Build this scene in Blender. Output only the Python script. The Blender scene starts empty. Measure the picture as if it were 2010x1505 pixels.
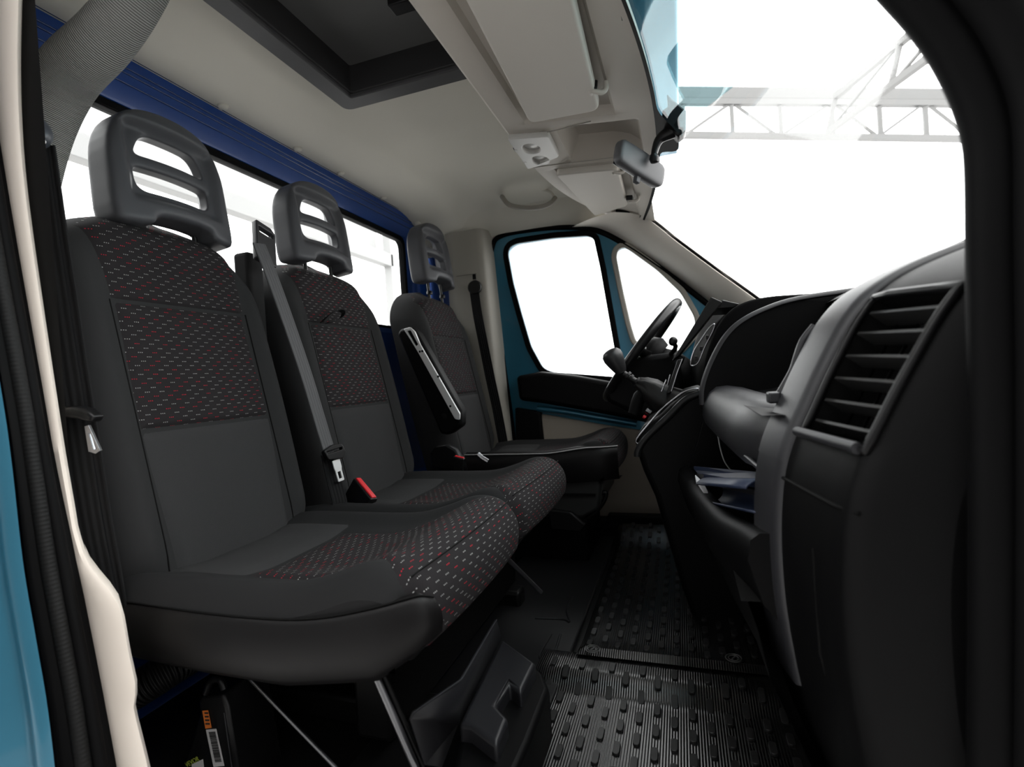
import bpy, bmesh, math, random
from mathutils import Vector, Matrix
import numpy as np
random.seed(7)
SC = bpy.context.scene
COL = SC.collection

# ------------------------------------------------------------------ camera
# cab axes: X = towards the windscreen, Y = across the cab towards the driver's door, Z = up, floor at z = 0
FPX, CX, CY = 1000.0, 1005.0, 752.5
_Y = np.array([330, 32.5, FPX]); _Y /= np.linalg.norm(_Y)
_Z = np.array([-.06, 1, 0.]); _Z -= _Y * _Z.dot(_Y); _Z /= np.linalg.norm(_Z)
_X = -np.cross(_Y, _Z)
ROT = np.array([_X, _Y, _Z])
CAM = np.array([0, -.5, .70])
cd = bpy.data.cameras.new('camera'); cam = bpy.data.objects.new('camera', cd); COL.objects.link(cam)
cd.sensor_width = 36; cd.lens = 36 * FPX / 2010; cd.clip_start = .02; cd.clip_end = 200
m = Matrix.Identity(4)
for i in range(3):
    m[i][0] = ROT[i][0]; m[i][1] = ROT[i][1]; m[i][2] = -ROT[i][2]; m[i][3] = CAM[i]
cam.matrix_world = m
cd.dof.use_dof = True; cd.dof.focus_distance = 1.25; cd.dof.aperture_fstop = 4.0
SC.camera = cam

# ------------------------------------------------------------------ light: a bright white hall all round
w = bpy.data.worlds.new('hall_light'); SC.world = w; w.use_nodes = True
bg = w.node_tree.nodes['Background']; bg.inputs[0].default_value = (1.0, .995, .985, 1); bg.inputs[1].default_value = 5.0
SC.view_settings.view_transform = 'Standard'; SC.view_settings.look = 'None'
SC.view_settings.exposure = 0.0; SC.view_settings.gamma = 1; SC.view_settings.use_curve_mapping = False


def at(px, py, X=None, Y=None, Z=None, plane=None):
    """the point of the cab that the photograph shows at px, py on the given plane"""
    d = ROT @ (np.array([px - CX, CY - py, FPX]) / FPX)
    if plane is not None:
        p0, n = np.array(plane[0], float), np.array(plane[1], float)
        t = n.dot(p0 - CAM) / n.dot(d)
    else:
        i, v = (0, X) if X is not None else (1, Y) if Y is not None else (2, Z)
        t = (v - CAM[i]) / d[i]
    return Vector(CAM + t * d)

# ------------------------------------------------------------------ materials
MATS = {}
def mat(name, col, rough=.5, metal=0., bump=None, coat=0., spec=.5, trans=None):
    if name in MATS: return MATS[name]
    M = bpy.data.materials.new(name); M.use_nodes = True
    nt = M.node_tree; b = nt.nodes['Principled BSDF']
    b.inputs['Base Color'].default_value = (*col, 1); b.inputs['Roughness'].default_value = rough
    b.inputs['Metallic'].default_value = metal; b.inputs['Coat Weight'].default_value = coat
    b.inputs['Coat Roughness'].default_value = .05; b.inputs['Specular IOR Level'].default_value = spec
    if bump:
        kind, scale, strength, dist = bump
        tc = nt.nodes.new('ShaderNodeTexCoord')
        if kind == 'noise':
            t = nt.nodes.new('ShaderNodeTexNoise'); t.inputs['Scale'].default_value = scale; t.inputs['Detail'].default_value = 3
            nt.links.new(tc.outputs['Object'], t.inputs['Vector']); out = t.outputs['Fac']
        elif kind == 'weave':
            t = nt.nodes.new('ShaderNodeTexVoronoi'); t.inputs['Scale'].default_value = scale
            nt.links.new(tc.outputs['Object'], t.inputs['Vector']); out = t.outputs['Distance']
        else:                                   # ribs along u of the uv map
            t = nt.nodes.new('ShaderNodeTexWave'); t.inputs['Scale'].default_value = scale; t.bands_direction = kind
            t.inputs['Distortion'].default_value = .15
            nt.links.new(tc.outputs['UV'], t.inputs['Vector']); out = t.outputs['Fac']
        bp = nt.nodes.new('ShaderNodeBump'); bp.inputs['Strength'].default_value = strength; bp.inputs['Distance'].default_value = dist
        nt.links.new(out, bp.inputs['Height']); nt.links.new(bp.outputs['Normal'], b.inputs['Normal'])
    MATS[name] = M
    return M

BLACK = mat('black_moulded_plastic', (.0022, .0022, .0024), .50, bump=('noise', 900, .35, .0006), spec=.11)
GLOSSB = mat('smooth_black_plastic', (.0065, .0065, .0070), .32, spec=.3)
FASCIA = mat('grey_fascia_plastic', (.022, .022, .025), .40, bump=('noise', 1100, .3, .0005), spec=.5)
HEADP = mat('charcoal_headrest_foam', (.058, .059, .065), .5, bump=('noise', 700, .12, .0004), spec=.35)
RUBBER = mat('black_rubber', (.002, .002, .0022), .6, spec=.08)
RIBRUB = mat('ribbed_black_rubber', (.006, .006, .006), .6, bump=('Y', 50, .25, .0015), spec=.2)
MATRUB = mat('rubber_mat', (.005, .005, .005), .27, bump=('X', 60, .4, .001), spec=.8)
NUBRUB = mat('rubber_nub', (.010, .010, .010), .42, bump=('noise', 500, .3, .0005), spec=.35)
CLOTH = mat('charcoal_seat_cloth', (.025, .025, .0255), .92, bump=('noise', 1500, .5, .0008), spec=.1)
CLOTH2 = mat('ribbed_seat_cloth', (.019, .019, .0195), .9, bump=('noise', 1800, .6, .0008), spec=.1)
PANEL = mat('charcoal_panel_cloth', (.035, .035, .0357), .92, bump=('noise', 1300, .7, .001), spec=.1)
VINYL = mat('black_vinyl', (.0040, .0036, .0038), .44, bump=('noise', 1300, .25, .0004), spec=.2)
LINER = mat('grey_headliner_felt', (.58, .562, .50), .95, bump=('noise', 1200, .3, .0005), spec=.1)
OVER = mat('beige_overhead_plastic', (.47, .435, .385), .6, bump=('noise', 1500, .15, .0003))
VISOR = mat('beige_visor_vinyl', (.52, .49, .44), .65, bump=('noise', 1500, .2, .0003))
LAMPG = mat('pale_grey_lamp_plastic', (.55, .54, .51), .4)
LENS = mat('frosted_lamp_lens', (.62, .61, .58), .25)
PILLAR = mat('grey_beige_pillar_plastic', (.30, .284, .25), .6, bump=('noise', 1300, .15, .0003))
CREAM = mat('cream_pillar_plastic', (.78, .70, .62), .5, bump=('noise', 1300, .12, .0003))
TEAL = mat('teal_metallic_paint', (.022, .15, .235), .32, metal=.5, coat=.6)
BLUE = mat('deep_blue_paint', (.004, .045, .22), .4, metal=.05, coat=.12)
HATCH = mat('dark_grey_hatch_plastic', (.055, .055, .058), .5, spec=.3)
HATCHP = mat('grey_hatch_blind', (.085, .085, .085), .7)
STEEL = mat('bright_steel', (.75, .75, .76), .22, metal=1)
CHROME = mat('satin_chrome', (.40, .40, .42), .25, metal=1)
ROD = mat('dull_steel_rod', (.30, .30, .31), .35, metal=1)
ALU = mat('brushed_pale_alloy', (.80, .80, .80), .3, metal=.35)
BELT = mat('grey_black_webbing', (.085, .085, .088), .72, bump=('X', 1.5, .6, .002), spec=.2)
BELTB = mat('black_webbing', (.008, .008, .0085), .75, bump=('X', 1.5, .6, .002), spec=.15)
RED = mat('red_button_plastic', (.70, .03, .04), .3)
ORANGE = mat('orange_sticker', (.85, .22, .03), .6)
WHITEP = mat('white_sticker', (.62, .60, .60), .6)
BLACKP = mat('black_print', (.02, .02, .02), .7)
LIME = mat('lime_print', (.35, .42, .05), .6)
NAVY = mat('navy_booklet_cover', (.018, .028, .062), .45)
PAPER = mat('white_paper', (.7, .7, .72), .8)
VOID = mat('dark_cavity_plastic', (.004, .004, .004), .7, spec=.1)
TRUSS = mat('white_painted_steel', (.155, .155, .153), .6)
CONC = mat('pale_hall_floor', (.42, .41, .40), .7)
DARKM = mat('black_metal_frame', (.006, .006, .006), .4, metal=.3, spec=.3)
HEATER = mat('black_heater_case', (.006, .006, .0065), .35, spec=.3)
NUBLOGO = mat('raised_rubber_mark', (.06, .06, .06), .4)
WIRE = mat('white_wire', (.6, .6, .6), .5)
HOSE = mat('grey_ribbed_textile_hose', (.20, .20, .19), .85, bump=('Y', 90, 1.0, .002), spec=.2)


nt = HOSE.node_tree; wv_ = [n for n in nt.nodes if n.type == 'TEX_WAVE'][0]; rp0 = nt.nodes.new('ShaderNodeValToRGB')
rp0.color_ramp.elements[0].color = (.10, .10, .096, 1); rp0.color_ramp.elements[1].color = (.42, .42, .40, 1)
nt.links.new(wv_.outputs['Fac'], rp0.inputs[0]); nt.links.new(rp0.outputs[0], nt.nodes['Principled BSDF'].inputs['Base Color'])


def glass(name, tint, refl=.06):
    M = bpy.data.materials.new(name); M.use_nodes = True; nt = M.node_tree; nt.nodes.clear()
    o = nt.nodes.new('ShaderNodeOutputMaterial'); mx = nt.nodes.new('ShaderNodeMixShader')
    t = nt.nodes.new('ShaderNodeBsdfTransparent'); g = nt.nodes.new('ShaderNodeBsdfGlossy')
    t.inputs[0].default_value = (*tint, 1); g.inputs['Roughness'].default_value = .02
    lw = nt.nodes.new('ShaderNodeLayerWeight'); lw.inputs[0].default_value = .5
    pw = nt.nodes.new('ShaderNodeMath'); pw.operation = 'POWER'; pw.inputs[1].default_value = 5; nt.links.new(lw.outputs['Facing'], pw.inputs[0])
    ml = nt.nodes.new('ShaderNodeMath'); ml.operation = 'MULTIPLY_ADD'; ml.inputs[1].default_value = .5; ml.inputs[2].default_value = refl * .5; nt.links.new(pw.outputs[0], ml.inputs[0])
    nt.links.new(ml.outputs[0], mx.inputs[0]); nt.links.new(t.outputs[0], mx.inputs[1]); nt.links.new(g.outputs[0], mx.inputs[2])
    nt.links.new(mx.outputs[0], o.inputs[0]); return M
GLASS = glass('clear_glass', (.96, .97, .97)); TEALREFL = glass('teal_painted_reflection_glass', (.55, .77, .82))


def patterned(name, red_cut, dim):
    """dark cloth woven with rows of three-dot dashes, pale grey and red; uv in metres"""
    M = bpy.data.materials.new(name); M.use_nodes = True; nt = M.node_tree; b = nt.nodes['Principled BSDF']
    def N(op, a, c=None):
        n = nt.nodes.new('ShaderNodeMath'); n.operation = op
        for i, v in enumerate((a, c)):
            if v is None: continue
            if isinstance(v, (int, float)): n.inputs[i].default_value = v
            else: nt.links.new(v, n.inputs[i])
        return n.outputs[0]
    tc = nt.nodes.new('ShaderNodeTexCoord'); sp = nt.nodes.new('ShaderNodeSeparateXYZ'); nt.links.new(tc.outputs['UV'], sp.inputs[0])
    u, v = sp.outputs[0], sp.outputs[1]
    vr = N('DIVIDE', v, .0088); r = N('FLOOR', vr)
    U = N('ADD', N('DIVIDE', u, .0285), N('MULTIPLY', r, .54)); g = N('FLOOR', U); fx = N('FRACT', U)
    ds = N('MULTIPLY', fx, 8.0); slot = N('LESS_THAN', ds, 3.0)
    dx = N('SUBTRACT', N('FRACT', ds), .5); dy = N('MULTIPLY', N('SUBTRACT', N('FRACT', vr), .5), 2.47)
    dd = N('ADD', N('MULTIPLY', dx, dx), N('MULTIPLY', dy, dy))
    mask = N('MULTIPLY', N('LESS_THAN', dd, .055), slot)
    cmb = nt.nodes.new('ShaderNodeCombineXYZ'); nt.links.new(g, cmb.inputs[0]); nt.links.new(r, cmb.inputs[1])
    wn = nt.nodes.new('ShaderNodeTexWhiteNoise'); nt.links.new(cmb.outputs[0], wn.inputs['Vector'])
    red = N('GREATER_THAN', wn.outputs['Value'], red_cut)
    m1 = nt.nodes.new('ShaderNodeMix'); m1.data_type = 'RGBA'; nt.links.new(red, m1.inputs[0])
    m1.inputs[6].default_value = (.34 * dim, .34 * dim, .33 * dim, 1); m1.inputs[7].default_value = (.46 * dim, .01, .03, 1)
    m2 = nt.nodes.new('ShaderNodeMix'); m2.data_type = 'RGBA'; nt.links.new(mask, m2.inputs[0])
    m2.inputs[6].default_value = (.019, .0172, .018, 1); nt.links.new(m1.outputs[2], m2.inputs[7])
    nt.links.new(m2.outputs[2], b.inputs['Base Color']); b.inputs['Roughness'].default_value = .9
    b.inputs['Specular IOR Level'].default_value = .1
    bp = nt.nodes.new('ShaderNodeBump'); bp.inputs['Strength'].default_value = .5; bp.inputs['Distance'].default_value = .0008
    nz = nt.nodes.new('ShaderNodeTexNoise'); nz.inputs['Scale'].default_value = 1500; nt.links.new(tc.outputs['Object'], nz.inputs[0])
    nt.links.new(nz.outputs[0], bp.inputs['Height']); nt.links.new(bp.outputs[0], b.inputs['Normal'])
    return M
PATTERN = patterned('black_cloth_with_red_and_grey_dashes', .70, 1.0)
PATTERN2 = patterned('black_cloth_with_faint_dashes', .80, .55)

# ------------------------------------------------------------------ helpers
def tag(o, label, cat=None, group=None, kind=None):
    o['label'] = label
    if cat: o['category'] = cat
    if group: o['group'] = group
    if kind: o['kind'] = kind
    return o

def thing(name, label, cat, loc=(0, 0, 0), group=None, kind=None):
    o = bpy.data.objects.new(name, None); COL.objects.link(o); o.location = loc; o.empty_display_size = .05
    return tag(o, label, cat, group, kind)

def put(name, me, m=None, parent=None, smooth=40):
    o = bpy.data.objects.new(name, me); COL.objects.link(o)
    if m is not None:
        me.materials.clear(); me.materials.append(m)
    if smooth is not None:
        me.polygons.foreach_set('use_smooth', [True] * len(me.polygons)); me.set_sharp_from_angle(angle=math.radians(smooth))
    if parent is not None:
        o.parent = parent
        if parent.type == 'EMPTY': o.matrix_parent_inverse = Matrix.Translation(parent.location).inverted()
    return o

def meshof(name, v, f, uv=None):
    me = bpy.data.meshes.new(name); me.from_pydata([tuple(p) for p in v], [], f); me.update()
    if uv is not None:
        L = me.uv_layers.new(name='uv')
        for lp in me.loops: L.data[lp.index].uv = uv[lp.vertex_index]
    return me

def recalc(me):
    bm = bmesh.new(); bm.from_mesh(me); bmesh.ops.recalc_face_normals(bm, faces=bm.faces); bm.to_mesh(me); bm.free()

def grid(name, rows, m, parent=None, closed=False, caps=False, smooth=40, uv=None, skip=None, thick=0):
    """surface through rows of points; closed joins the row ends, caps fill the first and last row"""
    nr, nc = len(rows), len(rows[0]); v = [p for r in rows for p in r]; f = []
    for i in range(nr - 1):
        for j in range(nc if closed else nc - 1):
            if skip and skip(i, j): continue
            k = (j + 1) % nc
            f.append((i * nc + j, i * nc + k, (i + 1) * nc + k, (i + 1) * nc + j))
    if caps:
        f.append(tuple(range(nc))[::-1]); f.append(tuple((nr - 1) * nc + j for j in range(nc)))
    if uv == 'arc':
        uv = []
        for i, r in enumerate(rows):
            for j in range(nc): uv.append((j / max(1, nc - 1), i / max(1, nr - 1)))
    me = meshof(name, v, f, uv)
    if caps: recalc(me)
    o = put(name, me, m, parent, smooth)
    if thick:
        s = o.modifiers.new('thickness', 'SOLIDIFY'); s.thickness = thick; s.offset = 0
    return o

def cr(pts, n=8, closed=False):
    """Catmull-Rom through points"""
    P = [np.array(p, float) for p in pts]; out = []; N = len(P)
    segs = N if closed else N - 1
    for i in range(segs):
        if closed: a, b, c, d = P[i - 1], P[i], P[(i + 1) % N], P[(i + 2) % N]
        else: a, b, c, d = P[max(0, i - 1)], P[i], P[i + 1], P[min(N - 1, i + 2)]
        for k in range(n):
            t = k / n
            out.append(.5 * ((2 * b) + (-a + c) * t + (2 * a - 5 * b + 4 * c - d) * t * t + (-a + 3 * b - 3 * c + d) * t ** 3))
    if not closed: out.append(P[-1])
    return [Vector(p) for p in out]

def tube(name, pts, r, m, parent=None, seg=12, closed=False, smooth_n=0, caps=True, flat=1.0, ref=None):
    """round bar along a path; r is a number or a list; flat squashes it across ref"""
    P = [Vector(p) for p in pts]
    if smooth_n:
        R0 = r if isinstance(r, (list, tuple)) else None
        if R0:
            Q = cr([(*p, q) for p, q in zip([tuple(x) for x in P], R0)] if False else [list(p) + [q] for p, q in zip(P, R0)], smooth_n, closed)
            r = [q[3] for q in Q]; P = [Vector(q[:3]) for q in Q]
        else: P = cr(P, smooth_n, closed)
    n = len(P); R = r if isinstance(r, (list, tuple)) else [r] * n
    rows = []; uv = []; prev = None; L = 0
    for i in range(n):
        a = P[i - 1] if (i > 0 or closed) else P[i]; b = P[(i + 1) % n] if (i < n - 1 or closed) else P[i]
        t = (b - a).normalized()
        if ref is not None: nn = (Vector(ref) - t * t.dot(Vector(ref))).normalized()
        elif prev is None:
            nn = t.orthogonal().normalized()
        else: nn = (prev - t * t.dot(prev)).normalized()
        prev = nn; bb = t.cross(nn)
        if i: L += (P[i] - P[i - 1]).length
        row = []
        for k in range(seg):
            a_ = 2 * math.pi * k / seg
            row.append(P[i] + nn * (math.cos(a_) * R[i]) + bb * (math.sin(a_) * R[i] * flat)); uv.append((k / seg, L))
        rows.append(row)
    if closed:
        rows.append(rows[0]); uv += uv[:seg]
    nc = seg; v = [p for q in rows for p in q]; f = []
    for i in range(len(rows) - 1):
        for j in range(nc):
            k = (j + 1) % nc; f.append((i * nc + j, i * nc + k, (i + 1) * nc + k, (i + 1) * nc + j))
    if caps and not closed:
        f.append(tuple(range(nc))[::-1]); f.append(tuple((len(rows) - 1) * nc + j for j in range(nc)))
    me = meshof(name, v, f, uv); recalc(me)
    return put(name, me, m, parent, 50)

def ribbon(name, pts, widths, wdir, m, parent=None, th=.0016, n=6):
    """flat strap along a path"""
    P = cr(pts, n); W = widths if isinstance(widths, (list, tuple)) else [widths] * len(P)
    if len(W) != len(P): W = list(np.interp(np.linspace(0, 1, len(P)), np.linspace(0, 1, len(W)), W))
    rows = []; uv = []; L = 0
    for i, p in enumerate(P):
        t = (P[min(i + 1, len(P) - 1)] - P[max(i - 1, 0)]).normalized()
        wd = wdir(i / (len(P) - 1)) if callable(wdir) else Vector(wdir)
        wd = (wd - t * t.dot(wd)).normalized(); nn = t.cross(wd)
        h = W[i] / 2
        if i: L += (p - P[i - 1]).length
        rows.append([p - wd * h - nn * th, p + wd * h - nn * th, p + wd * h + nn * th, p - wd * h + nn * th])
        uv += [(0, L), (1, L), (1, L), (0, L)]
    nc = 4; v = [q for r_ in rows for q in r_]; f = []
    for i in range(len(rows) - 1):
        for j in range(4):
            k = (j + 1) % 4; f.append((i * 4 + j, i * 4 + k, i * 4 + 4 + k, i * 4 + 4 + j))
    f += [(3, 2, 1, 0), tuple((len(rows) - 1) * 4 + j for j in range(4))]
    me = meshof(name, v, f, uv); recalc(me)
    return put(name, me, m, parent, 40)

def bevel(o, w=.004, seg=3, angle=35):
    b = o.modifiers.new('bevel', 'BEVEL'); b.width = w; b.segments = seg; b.limit_method = 'ANGLE'; b.angle_limit = math.radians(angle)
    b.harden_normals = False
    return o

def box(name, lo, hi, m, parent=None, bev=.004, M=None):
    lo, hi = Vector(lo), Vector(hi)
    v = [(x, y, z) for x in (lo.x, hi.x) for y in (lo.y, hi.y) for z in (lo.z, hi.z)]
    f = [(0, 1, 3, 2), (4, 6, 7, 5), (0, 4, 5, 1), (2, 3, 7, 6), (0, 2, 6, 4), (1, 5, 7, 3)]
    if M is not None: v = [M @ Vector(p) for p in v]
    me = meshof(name, v, f); recalc(me); o = put(name, me, m, parent, 40)
    if bev: bevel(o, bev)
    return o

def prism(name, pts, ext, m, parent=None, bev=.004, seg=3):
    """flat outline pushed along a vector into a solid"""
    P = [Vector(p) for p in pts]; e = Vector(ext); n = len(P)
    v = P + [p + e for p in P]
    f = [tuple(range(n)), tuple(range(2 * n - 1, n - 1, -1))] + [(i, i + n, (i + 1) % n + n, (i + 1) % n) for i in range(n)]
    me = meshof(name, v, f); recalc(me); o = put(name, me, m, parent, 40)
    if bev: bevel(o, bev, seg)
    return o

def baked(o):
    bpy.context.view_layer.update(); dg = bpy.context.evaluated_depsgraph_get()
    return bpy.data.meshes.new_from_object(o.evaluated_get(dg))

def rpoly(pts, r, n=5):
    """2-D outline with rounded corners"""
    out = []; N = len(pts); P = [Vector((p[0], p[1])) for p in pts]; R = r if isinstance(r, (list, tuple)) else [r] * N
    for i in range(N):
        a, b, c = P[i - 1], P[i], P[(i + 1) % N]
        ra = min(R[i], (a - b).length * .48, (c - b).length * .48)
        p, q = b + (a - b).normalized() * ra, b + (c - b).normalized() * ra
        for k in range(n + 1):
            t = k / n; out.append((1 - t) ** 2 * p + 2 * t * (1 - t) * b + t * t * q)
    return [(p.x, p.y) for p in out]

def plate(outer, holes, half, bev=0., res=2):
    """mesh of a flat outline with holes, thickness 2*half along local z"""
    c = bpy.data.curves.new('outline', 'CURVE'); c.dimensions = '2D'; c.fill_mode = 'BOTH'
    c.extrude = half; c.bevel_depth = bev; c.offset = -bev; c.bevel_resolution = res
    for lp in [outer] + list(holes):
        s = c.splines.new('POLY'); s.points.add(len(lp) - 1); s.use_cyclic_u = True
        for i, p in enumerate(lp): s.points[i].co = (p[0], p[1], 0, 1)
    o = bpy.data.objects.new('outline', c); COL.objects.link(o); me = baked(o)
    bpy.data.objects.remove(o); bpy.data.curves.remove(c)
    return me

def xform(me, M):
    me.transform(M); me.update(); return me

def mat4(o, x, y, z):
    M = Matrix.Identity(4)
    for i in range(3): M[i][0] = x[i]; M[i][1] = y[i]; M[i][2] = z[i]; M[i][3] = o[i]
    return M
XZ = lambda y: mat4((0, y, 0), (1, 0, 0), (0, 0, 1), (0, -1, 0))       # outline (x, z) standing in the plane Y = y

def ss(a, b, x):
    t = min(1., max(0., (x - a) / (b - a))); return t * t * (3 - 2 * t)

def lathe(name, prof, m, parent, M, seg=24):
    rows = [[M @ Vector((r * math.cos(2 * math.pi * k / seg), r * math.sin(2 * math.pi * k / seg), z)) for k in range(seg)] for r, z in prof]
    return grid(name, rows, m, parent, closed=True, caps=True, smooth=50)

def frame_of(o, d, up=(0, 0, 1)):
    z = Vector(d).normalized(); x = Vector(up).cross(z)
    if x.length < 1e-4: x = Vector((1, 0, 0))
    x.normalize(); return mat4(o, x, z.cross(x), z)

def textmesh(name, s, size, M, m, parent):
    c = bpy.data.curves.new(name, 'FONT'); c.body = s; c.size = size; c.extrude = .0002
    o = bpy.data.objects.new(name, c); COL.objects.link(o); me = baked(o); bpy.data.objects.remove(o)
    return put(name, xform(me, M), m, parent, None)

XR = -1.20          # rear wall of the cab
# ================================================================== SETTING
# ---- floor
fl = box('floor', (XR, -.02, -.06), (.5, 1.9, -.014), mat('black_floor_vinyl', (.007, .007, .007), .5, spec=.25), None, .004)
tag(fl, 'black vinyl floor of the van cab', 'floor', kind='structure')
hf = box('hall_floor', (-14, -14, -.80), (14, 16, -.70), CONC, None, 0)
tag(hf, 'pale concrete floor of the hall outside the van', 'floor', kind='structure')
hwl = box('hall_light_blocker', (-9, -2.6, -.72), (9, -2.4, 4.5), mat('grey_light_blocker', (.13, .13, .13), .8), None, 0)  # added out of view to cut the light entering the passenger doorway
tag(hwl, 'unseen grey wall added alongside the passenger door to dim the doorway', 'wall', kind='structure')

# ---- ceiling
HX0, HX1, HY0, HY1 = -.87, -.36, .14, .78           # roof hatch opening
def ceil_z(x, y):
    z = 1.56 - .055 * ss(-.90, -1.20, x)
    t = min(1, max(0, (y - 1.56) / .29)); z -= .175 * (1 - math.sqrt(1 - t * t * .999))
    t = min(1, max(0, (.16 - y) / .2)); z -= .12 * (1 - math.sqrt(1 - t * t * .999))
    z -= .012 * math.exp(-((x + .98) / .05) ** 2) + .006 * math.exp(-((y - 1.1) / .04) ** 2) * ss(-1.1, -.9, x)
    return z
xs = sorted(set(list(np.round(np.linspace(XR, -.15, 28), 4)) + [HX0, HX1])); ys = sorted(set(list(np.round(np.linspace(-.02, 1.86, 48), 4)) + [HY0, HY1]))
rows = [[(x, y, ceil_z(x, y)) for y in ys] for x in xs]
ce = grid('ceiling', rows, LINER, skip=lambda i, j: HX0 <= xs[i] < HX1 and HY0 <= ys[j] < HY1)
tag(ce, 'grey felt headliner over the cab with press studs along its rear edge', 'ceiling', kind='structure')
stud = None
for px, py in ((438, 208), (585, 291), (669, 340), (753, 388), (820, 430)):
    p = at(px, py, X=-1.165); p.z = ceil_z(p.x, p.y)
    M = frame_of(p + Vector((0, 0, -.001)), (.22, 0, -1))
    lathe('press_stud', [(.0005, .007), (.009, .006), (.0125, .004), (.0140, .001), (.0140, -.008)][::-1], LINER, ce, M, 16)
# ---- outer roof skin
rs = box('roof', (XR - .03, -.08, 1.66), (.05, 1.95, 1.70), TEAL, None, .01)
tag(rs, 'teal painted steel roof of the cab', 'roof', kind='structure')

# ---- rear wall: blue pressed steel with window
wr = thing('wall_rear', 'deep blue painted steel rear wall of the cab around the back window', 'wall', (XR, .9, 0), kind='structure')
ZW0, ZW1 = .965, 1.375
def ribs(name, prof, ya, yb, m):
    rows = [[(x, y, z) for x, z in prof] for y in np.linspace(ya, yb, 24)]
    return grid(name, rows, m, wr, smooth=25)
# upper rail: stepped pressing with two raised beads
rail = [(XR - .03, 1.56), (XR + .016, 1.520), (XR + .016, 1.509), (XR + .010, 1.506), (XR + .008, 1.480), (XR + .006, 1.452), (XR - .002, 1.410), (XR - .006, 1.398), (XR - .02, 1.392)]
ribs('upper_rail', rail, -.02, 1.87, BLUE)
BEAD = mat('polished_blue_bead', (.02, .05, .16), .2, metal=.3, coat=1)
for x, z in ((XR + .0155, 1.5075), (XR + .0085, 1.482), (XR + .007, 1.470), (XR + .0055, 1.446)):
    tube('rail_bead', [(x, y, z) for y in (-.02, .5, 1.0, 1.5, 1.86)], .0022, BEAD, wr, seg=8)
low = [(XR - .03, .955), (XR - .0, .95), (XR + .004, .93), (XR - .006, .90), (XR - .006, .55), (XR + .006, .52), (XR + .006, .3), (XR - .004, .28), (XR - .004, -.02)]
ribs('lower_panel', low, -.02, 1.87, BLUE)
rows = []
yy = 1.67
prof = [(1.655, -.03), (1.66, -.004), (1.69, .0), (1.70, .008), (1.715, .008), (1.722, -.004), (1.75, -.004), (1.757, .008), (1.772, .008), (1.78, -.002), (1.83, .0), (1.88, .0)]
grid('corner_post', [[(XR + dx, y, z) for y, dx in prof] for z in (.94, 1.1, 1.3, 1.42)], BLUE, wr, smooth=25)
prof2 = [(.10, -.03), (.095, -.004), (.06, 0), (-.02, 0)]
grid('corner_post', [[(XR + dx, y, z) for y, dx in prof2] for z in (.94, 1.1, 1.3, 1.42)], BLUE, wr, smooth=25)
# side skins behind the door pillars, out to the rear corners
sk = grid('side_skin', [[(x, 1.885, z) for z in (-.06, .5, 1.0, 1.45)] for x in (XR - .02, -1.0, -.9)], BLUE, wr)
grid('side_skin', [[(x, -.03, z) for z in (-.06, .5, 1.0, 1.6)] for x in (XR - .02, -1.0, -.96)], BLUE, wr)
wn = thing('window_2', 'wide back window of the cab in a black rubber seal', 'window', (XR, .9, ZW0), kind='structure')
yo0, yo1 = .10, 1.665
outer = rpoly([(yo0, ZW0 - .02), (yo1, ZW0 - .02), (yo1, ZW1 + .022), (yo0, ZW1 + .022)], .05)
inner = rpoly([(yo0 + .02, ZW0), (yo1 - .02, ZW0), (yo1 - .02, ZW1), (yo0 + .02, ZW1)], .04)
YZ = mat4((XR - .022, 0, 0), (0, 1, 0), (0, 0, 1), (1, 0, 0))
put('window_seal', xform(plate(outer, [inner], .012, .004), YZ), RUBBER, wn, 40)
put('glass_pane', xform(plate(inner, [], .002), YZ), GLASS, wn, None)

# ---- driver's side: door pillar trim
wl = thing('wall_left', 'grey-beige plastic trim of the pillar behind the driver\'s door', 'wall', (-.93, 1.8, 0), kind='structure')
zs = np.linspace(1.42, -.01, 16)
rows = []
for z in zs:
    lean = .03 * (1.39 - z) / .68
    xf = -.86 + lean; xb = -1.06
    pts = [(xb, 1.90), (xb, 1.80), (xb + .012, 1.783), (xb + .05, 1.778), (xf - .03, 1.772), (xf - .008, 1.776), (xf + .004, 1.79), (xf + .022, 1.85), (xf + .024, 1.90)]
    rows.append([(x, y, z) for x, y in pts])
grid('pillar_trim', rows, PILLAR, wl, smooth=50)
box('trim_seam', (-1.0, 1.768, 1.205), (-.895, 1.7705, 1.2065), mat('dark_trim_joint', (.10, .095, .085), .8), wl, 0)  # thin dark joint line across the pillar trim
grid('roof_rail_trim', [[(x, y, z) for y, z in ((1.78, 1.50), (1.82, 1.44), (1.85, 1.40), (1.872, 1.385), (1.92, 1.38))] for x in np.linspace(XR, -.16, 12)], LINER, wl)

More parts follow.
